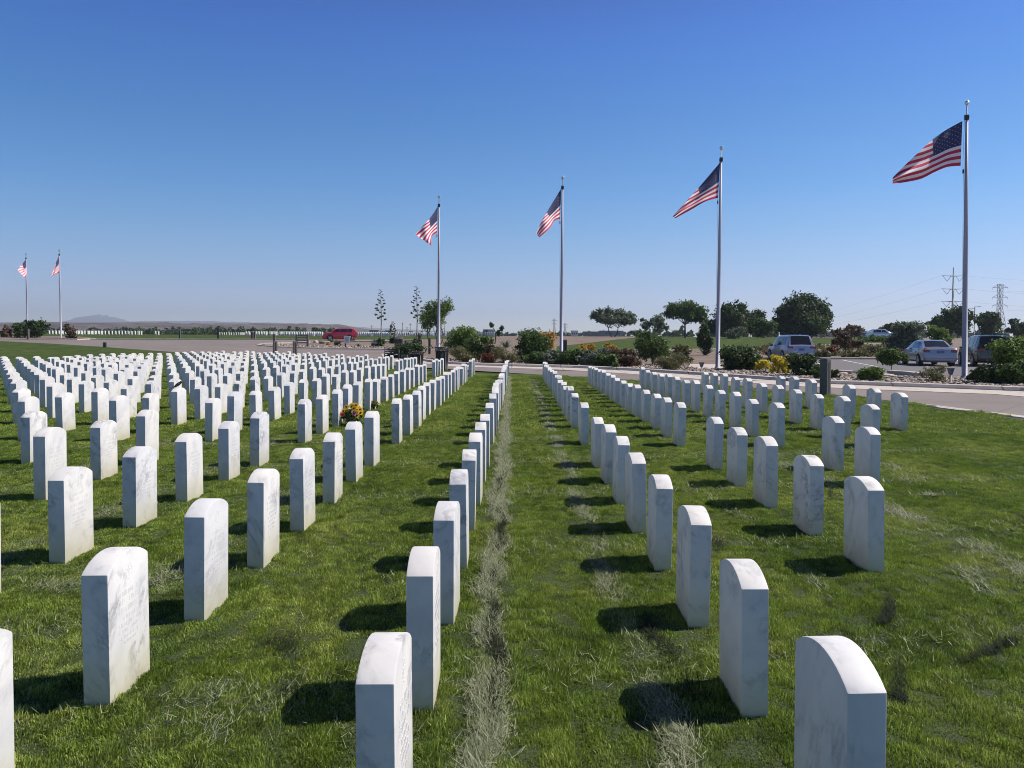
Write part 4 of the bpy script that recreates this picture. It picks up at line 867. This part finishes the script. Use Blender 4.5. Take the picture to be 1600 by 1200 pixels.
mr, nt, b_ = new_mat('cobble'); ge = N(nt, 'NewGeometry'); c_ = ramp(nt, ge.outputs['Random Per Island'], [(0, (.10, .08, .07)), (.4, (.24, .185, .15)), (.75, (.36, .29, .235)), (1, (.50, .44, .38))]); nt.links.new(c_, b_.inputs['Base Color']); b_.inputs['Roughness'].default_value = .85
o = mesh_np('river_rocks', V1 + V2 + V3, F1 + F2 + F3, mr, smooth=True); tag(o, kind='stuff')
# scrub on the far hill foot, seen as one mass
def scrub(name, spans, mat, leaf, seed, n):
    rg = random.Random(seed); bl = []
    for x0, x1, Y, yt, yb in spans:
        x = x0
        while x < x1:
            w = rg.uniform(3, 9); top = rg.uniform(yt, yb - 1.5); a = at(x, yb, Y); hh = max((at(x, top, Y).z - 1.5), .5); bl.append(((a.x, Y + rg.uniform(-8, 8), 1.5 + hh * .45), (w * Y / FPX / 2, 4, hh * .6))); x += w * rg.uniform(.5, 1.1)
    o = leaf_cloud(name, None, bl, n, leaf, M[mat], seed); return tag(o, kind='stuff')
scrub('distant_scrub', [(60, 520, 330, 512, 522), (140, 500, 420, 511, 518)], 'leaf_dark', .8, 5, 14000)
scrub('distant_treeline', [(540, 640, 600, 518, 523), (640, 1010, 500, 517, 524), (1000, 1240, 300, 512, 524), (1300, 1600, 420, 512, 526)], 'leaf_dark', 1.0, 6, 14000)

# ---------------------------------------------------------------- street furniture
def bollard(px, yt, yb, label, w=.26, Y=None, mat='post_grey', H=None, rz=.12, name='bollard', group='timber bollards round the field'):
    p = P(px, yb) if Y is None else Vector((at(px, yb, Y).x, Y, g(Y))); H = H or (at(px, yt, p.y).z - p.z); t = empty(name, p, rz, label, 'bollard', group)
    bm = bmesh.new(); box(bm, (0, 0, H / 2 - .01), (w, w, H), bevel=.012); from_bm('post', bm, M[mat], t, smooth=False)
    bm = bmesh.new()
    gx = w / 2 + .003; n = 10; hw = w * .2; z0, z1 = H * .08, H * .88; pts = [(hw * math.cos(a), z1 + hw * math.sin(a)) for a in np.linspace(0, math.pi, n)] + [(hw * math.cos(a), z0 - hw * math.sin(a) * .6) for a in np.linspace(math.pi, 0, n)]
    vs = [bm.verts.new((y_, -gx, z_)) for y_, z_ in pts]; f = bm.faces.new(vs); q = bmesh.ops.extrude_face_region(bm, geom=[f])
    for v in [e for e in q['geom'] if isinstance(e, bmesh.types.BMVert)]: v.co.y += .01
    bmesh.ops.recalc_face_normals(bm, faces=bm.faces[:]); from_bm('recess', bm, M['wood_dark'], t)
    bm = bmesh.new(); box(bm, (0, 0, H + .008), (w * .96, w * .96, .02), bevel=.006); from_bm('cap', bm, M[mat], t)
    return t
bollard(1289, 561, 622, 'tall grey timber bollard with a rounded slot, beside the road at right', .215, Y=21.0, rz=R(38))
bollard(164, 535, 543, 'small pale bollard on the far lawn edge at left', .30, mat='post_grey', rz=.3)
bollard(281, 516, 530.4, 'lone timber post on the far lawn, left of the dark one', .2)
bollard(341, 512, 530.6, 'dark timber post on the far lawn, tallest of the far posts', .22, mat='wood_dark')
bollard(393.5, 518, 530.8, 'left post of a close pair on the far lawn', .22, mat='wood'); bollard(398, 518, 530.8, 'right post of a close pair on the far lawn', .22, mat='wood')
bollard(428.5, 522, 534, 'brown post behind the tip of the rock island', .22, mat='wood'); bollard(726, 0, 0, 'brown timber post in the desert bed behind the litter bins', .2, Y=58, mat='wood', H=1.1) if False else None
bollard(671, 528, 549, 'brown timber post in the desert bed behind the litter bins', .2, Y=60, mat='wood')
bollard(882, 531, 556, 'grey post right behind the third flagpole', .28, Y=50, mat='post_grey')
bollard(430, 533, 557, 'left brown bollard behind the far end of the headstone field', .27, Y=55, mat='wood', rz=R(30)); bollard(461, 533, 557, 'right brown bollard behind the far end of the headstone field', .27, Y=55, mat='wood', rz=R(30))
bollard(44, 514, 526, 'short post among the shrubs at the leftmost flagpole', .2, Y=90, mat='wood')
# board on two posts
Ys = P(470, 541.5).y; pl = at(463.5, 541, Ys); pr = at(481, 540, Ys); t = empty('notice_board', (pl.x, Ys, g(Ys)), 0, 'low timber board between two posts at the rock island', 'sign'); H_ = at(463, 522.5, Ys).z - g(Ys); wd = pr.x - pl.x
for xx in (0, wd):
    bm = bmesh.new(); box(bm, (xx, 0, H_ / 2), (.2, .2, H_), bevel=.01); from_bm('post', bm, M['wood'], t)
bm = bmesh.new()
for k in range(4): box(bm, (wd / 2, 0, H_ * (.92 - .2 * k)), (wd - .2, .05, H_ * .1), bevel=.005)
from_bm('rail', bm, M['wood'], t)
# white notice sign on a dark post
ps = P(539.5, 544); t = empty('sign', ps, 0, 'small white notice sign on a dark post in the desert bed', 'sign'); s_ = ps.y / FPX; z0 = (544 - 536.5) * s_; z1 = (544 - 525) * s_; w_ = 9 * s_
bm = bmesh.new(); box(bm, (0, 0, z0 / 2 + .1), (.10, .08, z0 + .2)); from_bm('post', bm, M['wood_dark'], t)
bm = bmesh.new(); box(bm, (w_ * .3, -.06, (z0 + z1) / 2), (w_, .03, z1 - z0), bevel=.006); bd = from_bm('panel', bm, M['paint_white'], t)
bm = bmesh.new(); rg_ = random.Random(4)
for r_ in range(5):
    z = z1 - (z1 - z0) * (.18 + .155 * r_); x = -w_ * .02
    while x < w_ * .62:
        l = w_ * rg_.uniform(.06, .14); box(bm, (x + l / 2, -.078, z), (l, .006, (z1 - z0) * .06)); x += l + w_ * .05
from_bm('lettering', bm, M['tail'], bd)
# small sign in river rocks and path sign
for x, yt, yb, Y_, lb in ((1485, 575, 602, 26.5, 'small grey tapered marker on a short post left of the near flagpole'), (1096, 566, 588, 33.5, 'small pale marker on a short post left of the second flagpole')):
    b0 = Vector((at(x, yb, Y_).x, Y_, g(Y_))); H_ = at(x, yt, Y_).z - g(Y_); t = empty('marker', b0, R(20), lb, 'marker', 'small markers in the river rocks')
    bm = bmesh.new(); tube(bm, [(0, 0, 0), (0, 0, H_ * .6)], .035, 8); from_bm('post', bm, M['concrete'], t)
    bm = bmesh.new(); q = bmesh.ops.create_cone(bm, segments=4, radius1=.06, radius2=.12, depth=H_ * .42, cap_ends=True, matrix=Matrix.Translation((0, 0, H_ * .79)) @ Matrix.Rotation(R(45), 4, 'Z')); from_bm('head', bm, M['steel'], t)
# litter bins
def bin_(px, yt, yb, label, Y, wpx):
    b0 = Vector((at(px, yb, Y).x, Y, g(Y))); H_ = at(px, yt, Y).z - g(Y); r = wpx / 2 * Y / FPX; t = empty('litter_bin', b0, 0, label, 'litter bin', 'black litter bins')
    bm = bmesh.new(); tube(bm, [(0, 0, .06), (0, 0, H_ * .82)], [r * .78, r * .9], 20); from_bm('body', bm, M['black'], t)
    bm = bmesh.new()
    for k in range(22):
        a = k / 22 * 2 * math.pi; c, s = math.cos(a), math.sin(a); tube(bm, [(c * r * .82, s * r * .82, .05), (c * r * .93, s * r * .93, H_ * .8), (c * r * 1.04, s * r * 1.04, H_ * .96)], .012, 4)
    from_bm('slats', bm, M['black'], t)
    bm = bmesh.new()
    pts = [(math.cos(k / 24 * 6.2832) * r * 1.04, math.sin(k / 24 * 6.2832) * r * 1.04, H_ * .96) for k in range(25)]; tube(bm, pts, .022, 6); from_bm('rim', bm, M['black'], t)
    bm = bmesh.new(); tube(bm, [(0, 0, H_ * .86), (0, 0, H_ * .93), (0, 0, H_ * .94)], [r * .9, r * .75, r * .3], 20); from_bm('lid', bm, M['plastic'], t)
bin_(651, 549, 578, 'left black slatted litter bin beyond the headstones', 37, 22); bin_(690.5, 541.5, 581, 'right taller black slatted litter bin at the flagpole foot', 34.5, 21)
# bench and utility box by the bins
Yb = 39; b0 = Vector((at(612, 570, Yb).x, Yb, 0)); t = empty('bench', b0, R(8), 'black metal bench with armrests left of the litter bins', 'bench'); W_ = 22 * Yb / FPX
for s in (-1, 1):
    bm = bmesh.new(); x = s * W_ / 2; tube(bm, [(x, -.22, 0), (x, -.2, .62), (x, .1, .64), (x, .22, .55)], .025, 6); tube(bm, [(x, .25, 0), (x, .22, .45), (x, .3, .88)], .025, 6); from_bm('leg', bm, M['black'], t)
bm = bmesh.new()
for k in range(5): box(bm, (0, -.18 + k * .09, .43), (W_ * .98, .06, .02))
from_bm('seat', bm, M['black'], t); bm = bmesh.new()
for k in range(4): box(bm, (0, .24 + k * .018, .55 + k * .1), (W_ * .98, .02, .05))
from_bm('backrest', bm, M['black'], t)
b0 = Vector((at(632, 565, 40).x, 40, 0)); bm = bmesh.new(); box(bm, (0, 0, .26), (.30, .26, .52), bevel=.02); box(bm, (0, 0, .54), (.34, .30, .04), bevel=.01); tag(from_bm('utility_box', bm, M['post_grey'], loc=b0), 'pale grey green utility box between bench and litter bin', 'utility box')
# stone bench in the desert bed
b0 = P(646, 538); t = empty('stone_bench', b0, 0, 'long low concrete bench in the desert bed', 'bench'); L_ = 28 * b0.y / FPX
bm = bmesh.new(); box(bm, (0, 0, .42), (L_, .45, .1), bevel=.015); from_bm('seat', bm, M['concrete'], t)
for s in (-1, 1):
    bm = bmesh.new(); box(bm, (s * L_ * .44, 0, .185), (.14, .4, .37)); from_bm('leg', bm, M['boulder_dark'], t)
# white fence far right and low wall
Yf = 150; a = at(1262, 527, Yf); b = at(1315, 527, Yf); t = empty('fence', (a.x, Yf, g(Yf)), 0, 'pale low fence with thin posts beyond the far street', 'fence'); wd = b.x - a.x; H_ = 1.3
bm = bmesh.new(); box(bm, (wd / 2, 0, H_ * .45), (wd, .05, H_ * .8)); from_bm('panel', bm, M['concrete'], t)
for k in range(9):
    bm = bmesh.new(); box(bm, (wd * k / 8, -.06, H_ / 2), (.08, .06, H_)); from_bm('post', bm, M['wood'], t)
bm = bmesh.new(); box(bm, (wd / 2, 0, H_ * .9), (wd, .09, .08)); from_bm('rail', bm, M['wood'], t)
# distant buildings
for x0, x1, yt, Y_, lb, mt in ((755, 763, 518.5, 260, 'distant small grey building behind the yucca', 'bldg_dark'), (763, 773, 519.5, 262, 'distant low white building behind the yucca', 'bldg'), (938, 972, 517.5, 420, 'distant blue grey building behind the spreading tree', 'bldg_dark'), (912, 945, 521, 350, 'distant long low dark roofed building', 'bldg_dark'), (892, 903, 520, 300, 'distant small white building right of the third flagpole', 'bldg'), (578, 592, 516.5, 420, 'distant grey building behind the left agave stalk', 'bldg_dark'), (602, 612, 517, 420, 'distant grey building between the agave stalks', 'bldg_dark')):
    a = at(x0, 524, Y_); b = at(x1, yt, Y_); w_ = b.x - a.x; H_ = max(b.z - 1.5, 2); t = empty('building', ((a.x + b.x) / 2, Y_, 1.5), 0, lb, 'building')
    bm = bmesh.new(); box(bm, (0, 0, H_ / 2), (w_, w_ * .6, H_)); from_bm('wall', bm, M[mt], t)
    bm = bmesh.new(); box(bm, (0, 0, H_ + .12), (w_ * 1.04, w_ * .64, .24)); from_bm('roof', bm, M['bldg_dark'], t)
    for k in range(3):
        bm = bmesh.new(); box(bm, ((k - 1) * w_ * .28, -w_ * .3 - .02, H_ * .55), (w_ * .14, .06, H_ * .3)); from_bm('window', bm, M['glass'], t)
# power pylons
def beam(bm, a, b, r): tube(bm, [a, b], r, 4)
Yp = 480; b0 = at(1487.5, 526, Yp); b0.z = 1.5; H_ = at(1488, 418, Yp).z - 1.5; t = empty('power_pylon', b0, 0, 'tall steel pole pylon with three crossarms and hanging V insulators', 'pylon')
bm = bmesh.new(); tube(bm, [(0, 0, 0), (0, 0, H_)], [.9, .35], 8); from_bm('mast', bm, M['steel'], t); s_ = Yp / FPX
for yy in (430.5, 451, 470.5):
    z = at(1488, yy, Yp).z - 1.5; bm = bmesh.new(); tube(bm, [(-18 * s_, 0, z), (0, 0, z - .4), (17 * s_, 0, z)], [.14, .3, .14], 5)
    arm = from_bm('crossarm', bm, M['steel'], t)
    for sg in (-1, 1):
        bm = bmesh.new(); beam(bm, (sg * 17 * s_, 0, z), (sg * 9.5 * s_, 0, z - 9 * s_), .13); beam(bm, (sg * 3 * s_, 0, z), (sg * 9.5 * s_, 0, z - 9 * s_), .13); from_bm('insulator', bm, M['steel'], arm)
wire_ends = [at(1471, yy, Yp) for yy in (430.5, 451, 470.5)] + [at(1505, yy, Yp) for yy in (430.5, 451, 470.5)]
def lattice(px, yt, yb, Y, label, wp, arms, r=.16, name='power_pylon'):
    b0 = at(px, yb, Y); b0.z = 1.5; H_ = at(px, yt, Y).z - 1.5; s = Y / FPX; t = empty(name, b0, 0, label, 'pylon'); bm = bmesh.new(); n = 9
    def wid(f): return wp * s / 2 * (1.25 - .85 * min(1, f / .55)) if f < .55 else wp * s / 2 * .4
    for k in range(n):
        f0, f1 = k / n, (k + 1) / n; w0, w1 = wid(f0), wid(f1); c0 = [(-w0, -w0), (w0, -w0), (w0, w0), (-w0, w0)]; c1 = [(-w1, -w1), (w1, -w1), (w1, w1), (-w1, w1)]
        for i in range(4):
            j = (i + 1) % 4; A = (*c0[i], H_ * f0); B = (*c1[i], H_ * f1); C_ = (*c0[j], H_ * f0); D_ = (*c1[j], H_ * f1)
            beam(bm, A, B, r); beam(bm, A, D_, r * .6); beam(bm, C_, B, r * .6); beam(bm, B, D_, r * .6)
    from_bm('lattice_mast', bm, M['steel'], t)
    for f in arms:
        bm = bmesh.new(); z = H_ * f; L_ = wp * s * .85; w0 = wid(f)
        for sg in (-1, 1):
            beam(bm, (sg * w0, 0, z), (sg * L_, 0, z - .2), r * .8); beam(bm, (sg * w0, 0, z + H_ * .05), (sg * L_, 0, z - .2), r * .7); beam(bm, (sg * L_, 0, z - .2), (sg * L_, 0, z - H_ * .045), r * .5)
        from_bm('crossarm', bm, M['steel'], t)
lattice(1561, 444, 527, 700, 'steel lattice pylon at the far right behind trees', 14, (.94, .76, .60), .22)
lattice(866, 498, 524, 1500, 'faint distant lattice pylon left of the third flagpole', 5, (.9, .7), .3)
lattice(883, 505, 524, 1700, 'fainter distant lattice pylon right of the third flagpole', 5, (.9, .7), .3)
def wire(a, b, sag, label):
    bm = bmesh.new(); a = Vector(a); b = Vector(b); pts = []
    for k in range(25): f = k / 24; q = a.lerp(b, f); q.z -= sag * 4 * f * (1 - f); pts.append(tuple(q))
    tube(bm, pts, .04, 4); o = from_bm('power_line', bm, M['wire']); tag(o, label, 'power line', 'power lines strung from the pylons')
names = ['upper', 'middle', 'lower']
for k in range(3):
    wire(wire_ends[3 + k], at(1750, 440.5 + 21 * k, Yp), 1.5, 'thin %s power line running right from the pole pylon' % names[k])
    wire(wire_ends[k], at(1180, 512 + 4 * k, 1400), 6, 'thin %s power line running left and away from the pole pylon' % names[k])
for k in range(2): wire(at(1573, 455 + 30 * k, 700), at(1760, 448 + 30 * k, 600), 1.5, 'thin %s power line running right from the lattice pylon' % ('upper', 'lower')[k])
# street lights
for x, yt, Y_, lb in ((1522, 479, 140, 'slim street light with double arm right of the near flagpole'),):
    b0 = Vector((at(x, 530, Y_).x, Y_, g(Y_))); H_ = at(x, yt, Y_).z - g(Y_); t = empty('street_lamp', b0, 0, lb, 'street light')
    bm = bmesh.new(); tube(bm, [(0, 0, 0), (0, 0, H_)], [.1, .07], 8); from_bm('post', bm, M['steel'], t)
    bm = bmesh.new(); tube(bm, [(0, 0, H_ * .99), (.75, 0, H_)], .04, 6); from_bm('arm', bm, M['steel'], t)
    bm = bmesh.new(); box(bm, (.85, 0, H_ - .02), (.5, .2, .09), bevel=.02); from_bm('lamp_head', bm, M['steel'], t)
    bm = bmesh.new(); tube(bm, [(0, 0, H_ * .93), (-.8, 0, H_ * .93)], .04, 6); box(bm, (-.85, 0, H_ * .925), (.4, .2, .09)); from_bm('lamp_head', bm, M['steel'], t)
for x, yt, lb in ((629, 504, 'leftmost of the thin utility poles right of the left agave stalk'), (636, 511, 'short thin utility pole with crossbar'), (641, 505, 'thin utility pole just left of the right agave stalk'), (581, 508, 'dark thin pole left of the left agave stalk')):
    Y_ = 420; b0 = Vector((at(x, 524, Y_).x, Y_, 1.5)); H_ = at(x, yt, Y_).z - 1.5; t = empty('utility_pole', b0, 0, lb, 'utility pole', 'far utility poles')
    bm = bmesh.new(); tube(bm, [(0, 0, 0), (0, 0, H_)], .16, 6); from_bm('post', bm, M['bark'], t); bm = bmesh.new(); box(bm, (0, 0, H_ * .9), (1.8, .12, .12)); from_bm('crossarm', bm, M['bark'], t)

# ---------------------------------------------------------------- cars
def car(loc, heading, paint, label, L=4.6, W=1.8, H=1.66, kind='suv', s=1.0):
    t = empty('parked_car', loc, heading, label, 'car'); t.scale = (s, s, s); h2 = L / 2; w = W / 2
    if kind == 'suv':   # x, belt, top, body half width, top half width
        st = [(-h2, .55, .58, w * .86, w * .80), (-h2 + .03, .95, .99, w * .93, w * .84), (-h2 + .10, 1.04, 1.08, w * .96, w * .83), (-h2 + .42, 1.03, H - .06, w * .985, w * .72), (-h2 + .62, 1.02, H - .01, w, w * .74), (-h2 + 1.5, 1.0, H, w, w * .76), (-h2 + 2.3, .98, H - .02, w, w * .75), (-h2 + 2.75, .97, H - .10, w, w * .72), (h2 - 1.05, .95, 1.02, w * .99, w * .80), (h2 - .5, .90, .95, w * .96, w * .80), (h2 - .1, .78, .82, w * .88, w * .74), (h2, .55, .6, w * .78, w * .66)]
        rear = (-h2 + .11, -h2 + .41); front = (-h2 + 2.78, h2 - 1.10); sw = [(-h2 + .60, -h2 + 1.05), (-h2 + 1.12, -h2 + 1.98), (-h2 + 2.05, -h2 + 2.90)]
    else:
        st = [(-h2, .50, .54, w * .85, w * .78), (-h2 + .04, .90, .94, w * .93, w * .82), (-h2 + .12, .99, 1.03, w * .95, w * .82), (-h2 + .60, 1.00, 1.06, w * .98, w * .80), (-h2 + 1.28, .97, H - .06, w, w * .66), (-h2 + 1.6, .96, H - .01, w, w * .68), (-h2 + 2.2, .95, H, w, w * .69), (-h2 + 2.75, .93, H - .06, w, w * .67), (h2 - 1.15, .90, .96, w * .99, w * .80), (h2 - .5, .84, .88, w * .95, w * .78), (h2 - .08, .70, .74, w * .86, w * .70), (h2, .5, .54, w * .76, w * .6)]
        rear = (-h2 + .64, -h2 + 1.26); front = (-h2 + 2.80, h2 - 1.2); sw = [(-h2 + 1.10, -h2 + 1.38), (-h2 + 1.44, -h2 + 2.12), (-h2 + 2.19, -h2 + 2.98)]
    xs = [q[0] for q in st]
    def sec(x):
        b, tp, wb, wt = [float(np.interp(x, xs, [q[i] for q in st])) for i in (1, 2, 3, 4)]; lo = .22 + (.10 if x < -h2 + .1 or x > h2 - .1 else 0)
        return [(0, lo), (wb * .86, lo), (wb * .975, lo + .1), (wb, (lo + b) / 2 + .05), (wb * .965, b), (wt + .03, tp - (tp - b) * .10), (wt * .88, tp - .012), (0, tp + .012)]
    def surf(x, k, f, off=0):
        a = sec(x); y = a[k][0] + (a[k + 1][0] - a[k][0]) * f; z = a[k][1] + (a[k + 1][1] - a[k][1]) * f; return y, z
    bm = bmesh.new(); X = sorted(set(xs + list(np.linspace(-h2 + .02, h2 - .02, 26)))); rings = []
    for x in X:
        a = sec(x); pts = [(x, y, z) for y, z in a] + [(x, -y, z) for y, z in a[-2:0:-1]]; rings.append([bm.verts.new(p_) for p_ in pts])
    for r1, r2 in zip(rings[:-1], rings[1:]):
        n = len(r1)
        for k in range(n): bm.faces.new((r1[k], r1[(k + 1) % n], r2[(k + 1) % n], r2[k]))
    bm.faces.new(rings[0]); bm.faces.new(rings[-1]); bmesh.ops.recalc_face_normals(bm, faces=bm.faces[:]); from_bm('body', bm, paint, t, smooth=True, sharp=28)
    def panel(nm, grid, mat, off, par=t):
        bm = bmesh.new(); R_ = [[bm.verts.new(q) for q in row] for row in grid]
        for a, b in zip(R_[:-1], R_[1:]):
            for i in range(len(a) - 1): bm.faces.new((a[i], a[i + 1], b[i + 1], b[i]))
        bm.normal_update(); cen = Vector((0, 0, .6)); fl = sum(f.normal.dot(f.calc_center_median() - cen) for f in bm.faces)
        if fl < 0: bmesh.ops.reverse_faces(bm, faces=bm.faces[:]); bm.normal_update()
        for v in bm.verts: v.co += v.normal * off
        return from_bm(nm, bm, mat, par, smooth=True)
    for sg in (-1, 1):
        for a, b in sw:
            grid = []
            for f in (.10, .5, .90):
                row = []
                for x in np.linspace(a + (.10 if (f > .8 and (a, b) == sw[-1]) else 0) * 0, b - (.42 * f if (a, b) == sw[-1] else 0), 4):
                    y, z = surf(x, 4, f); row.append((x, sg * y, z))
                grid.append(row)
            panel('side_window', grid, M['glass_side'], .008)
    for nm, (a, b) in (('rear_window', rear), ('windscreen', front)):
        grid = []
        for x in np.linspace(a, b, 5):
            q = sec(x); grid.append([(x, yy * q[6][0] * .97, q[6][1] + (q[7][1] - q[6][1]) * (1 - abs(yy))) for yy in (-1, -.5, 0, .5, 1)])
        panel(nm, grid, M['glass'], .010)
    rw = .335 if kind == 'suv' else .315
    for sg in (-1, 1):
        for x in (-h2 + .93, h2 - .90):
            bm = bmesh.new(); M4 = Matrix.Translation((x, sg * (w - .11), rw)) @ Matrix.Rotation(R(90), 4, 'X'); bmesh.ops.create_cone(bm, segments=28, radius1=rw, radius2=rw, depth=.23, cap_ends=True, matrix=M4)
            bmesh.ops.create_cone(bm, segments=28, radius1=rw * 1.13, radius2=rw * 1.13, depth=.20, cap_ends=True, matrix=Matrix.Translation((x, sg * (w - .098), rw + .03)) @ Matrix.Rotation(R(90), 4, 'X'))
            wh = from_bm('wheel', bm, M['tyre'], t, smooth=False)
            bm = bmesh.new(); bmesh.ops.create_cone(bm, segments=20, radius1=rw * .2, radius2=rw * .2, depth=.02, cap_ends=True, matrix=Matrix.Translation((x, sg * (w + .012), rw)) @ Matrix.Rotation(R(90), 4, 'X'))
            for k in range(7):
                a = k / 7 * 6.2832; box(bm, (x + math.cos(a) * rw * .4, sg * (w + .010), rw + math.sin(a) * rw * .4), (rw * .5, .016, rw * .13), rot=Matrix.Rotation(-a, 4, 'Y'))
            pts = [(x + math.cos(k / 20 * 6.2832) * rw * .66, sg * (w + .008), rw + math.sin(k / 20 * 6.2832) * rw * .66) for k in range(21)]; tube(bm, pts, .02, 5); from_bm('rim', bm, M['rim'], wh)
        zt = .93 if kind == 'suv' else .86
        bm = bmesh.new(); box(bm, (-h2 + .05, sg * w * .74, zt - .02), (.09, w * .34, .15), bevel=.03); box(bm, (-h2 + .18, sg * w * .90, zt), (.26, .07, .13), bevel=.025); from_bm('tail_light', bm, M['tail'], t)
        bm = bmesh.new(); box(bm, (h2 - .12, sg * w * .70, .70), (.16, w * .34, .11), bevel=.03); from_bm('headlight', bm, M['lamp'], t)
        bm = bmesh.new(); box(bm, (h2 - L * .36, sg * (w + .09), 1.02), (.10, .17, .12), bevel=.03); from_bm('mirror', bm, M['plastic'], t)
        bm = bmesh.new(); box(bm, (-h2 + 1.35, sg * (w + .004), .80), (.16, .02, .025)); box(bm, (-h2 + 2.3, sg * (w + .004), .80), (.16, .02, .025)); from_bm('door_handle', bm, paint, t)
        if kind == 'suv':
            bm = bmesh.new(); tube(bm, [(-h2 + .7, sg * w * .68, H + .03), (-h2 + 1.5, sg * w * .70, H + .05), (-h2 + 2.3, sg * w * .69, H + .03)], .018, 5); from_bm('roof_rail', bm, M['plastic'], t)
    bm = bmesh.new(); box(bm, (-h2 + .03, 0, .40), (.10, W * .84, .14), bevel=.03); from_bm('bumper', bm, M['plastic'] if kind == 'suv' else paint, t); bm = bmesh.new(); box(bm, (h2 - .04, 0, .34), (.10, W * .7, .14), bevel=.03); from_bm('bumper', bm, M['plastic'] if kind == 'suv' else paint, t)
    bm = bmesh.new(); box(bm, (-h2 - .005, 0, .80 if kind != 'suv' else .78), (.02, .34, .14)); from_bm('licence_plate', bm, M['plate'], t)
    return t
def paint(nm, c, rough=.28, metal=.5): return simple(nm, c, rough, metal=metal, vary=.02, spec=.6, coat=.6)
PS = paint('silver_paint', (.26, .27, .34)); PL = paint('light_blue_paint', (.24, .26, .38)); PR = paint('red_paint', (.50, .01, .035), .3, .1); PK = paint('black_paint', (.008, .008, .012), .25, 0); PG = paint('white_silver_paint', (.55, .58, .66))
def place_car(px_rl, px_fl, Y, L, W, **kw):
    """rear left corner and front left corner as seen; heading from them"""
    A = at(px_rl, 540, Y); A.z = 0; best = None
    for k in range(-60, 61):
        h = R(90 + k * .75); B = A + Vector((math.cos(h), math.sin(h), 0)) * L; e = abs(project((B.x, B.y, .5))[0] - px_fl)
        if best is None or e < best[0]: best = (e, h)
    h = best[1]; d = Vector((math.cos(h), math.sin(h), 0)); rt = Vector((d.y, -d.x, 0)); c = A + d * L / 2 + rt * W / 2; c.z = g(c.y)
    return car(c, h, L=L, W=W, **kw)
place_car(1230, 1196, 48.5, 4.5, 1.82, paint=PL, label='silver blue suv parked behind the yellow shrubs, rear towards the camera', H=1.70)
place_car(1442, 1405, 42.5, 4.8, 1.82, paint=PS, label='silver sedan parked left of the near flagpole, rear towards the camera', H=1.46, kind='sedan')
place_car(1526, 1493, 42.0, 4.7, 1.90, paint=PK, label='black suv parked right of the near flagpole, rear towards the camera', H=1.74)
pc = P(531, 532.3); car(pc, R(192), PR, 'bright red suv on the road beyond the headstones, facing left', 4.1, 1.75, 1.50, 'suv', .98)
shrub(1372, 525.5, 534, 60, 'leaf_mid', 'low trimmed hedge half hiding the far silver sedan', Y=97, n=1500, leaf=.13, nb=14, stem=False, spread=1.0, group=G2)
pc = Vector((at(1376, 530, 108).x, 108, g(108))); car(pc, R(-8), PG, 'pale silver sedan passing far behind the parking lot', 4.6, 1.8, 1.46, 'sedan')

# ---------------------------------------------------------------- air
bm = bmesh.new(); box(bm, (0, 3790, 110), (15400, 7700, 230)); hz = bpy.data.materials.new('air'); hz.use_nodes = True; nt = hz.node_tree; nt.nodes.clear()
out = nt.nodes.new('ShaderNodeOutputMaterial'); pv = nt.nodes.new('ShaderNodeVolumePrincipled'); pv.inputs['Density'].default_value = HAZE_D; pv.inputs['Color'].default_value = (.74, .84, 1, 1); pv.inputs['Anisotropy'].default_value = .3
nt.links.new(pv.outputs[0], out.inputs['Volume']); tag(from_bm('haze', bm, hz), kind='stuff')
# low scrub carpet on the bare slope behind the parking kerb
def carpet(name, poly, n, leaf, mat, seed, h=.25):
    rg = random.Random(seed); xs = [p_[0] for p_ in poly]; ys = [p_[1] for p_ in poly]; bl = []
    while len(bl) < n:
        x = rg.uniform(min(xs), max(xs)); y = rg.uniform(min(ys), max(ys))
        if inside(x, y, poly): r = rg.uniform(.3, .9); bl.append(((x, y, g(y) + h * .3), (r, r, h * rg.uniform(.5, 1.2))))
    o = leaf_cloud(name, None, bl, n * 45, leaf, M[mat], seed, hollow=.3); return tag(o, kind='stuff')
carpet('ground_cover', PX((1130, 557), (1130, 543), (1260, 541), (1450, 541), (1450, 557)), 260, .12, 'leaf_olive', 3)
carpet('ground_cover', PX((1140, 557), (1150, 545), (1300, 542), (1450, 542), (1450, 557)), 110, .12, 'leaf_brown', 4)
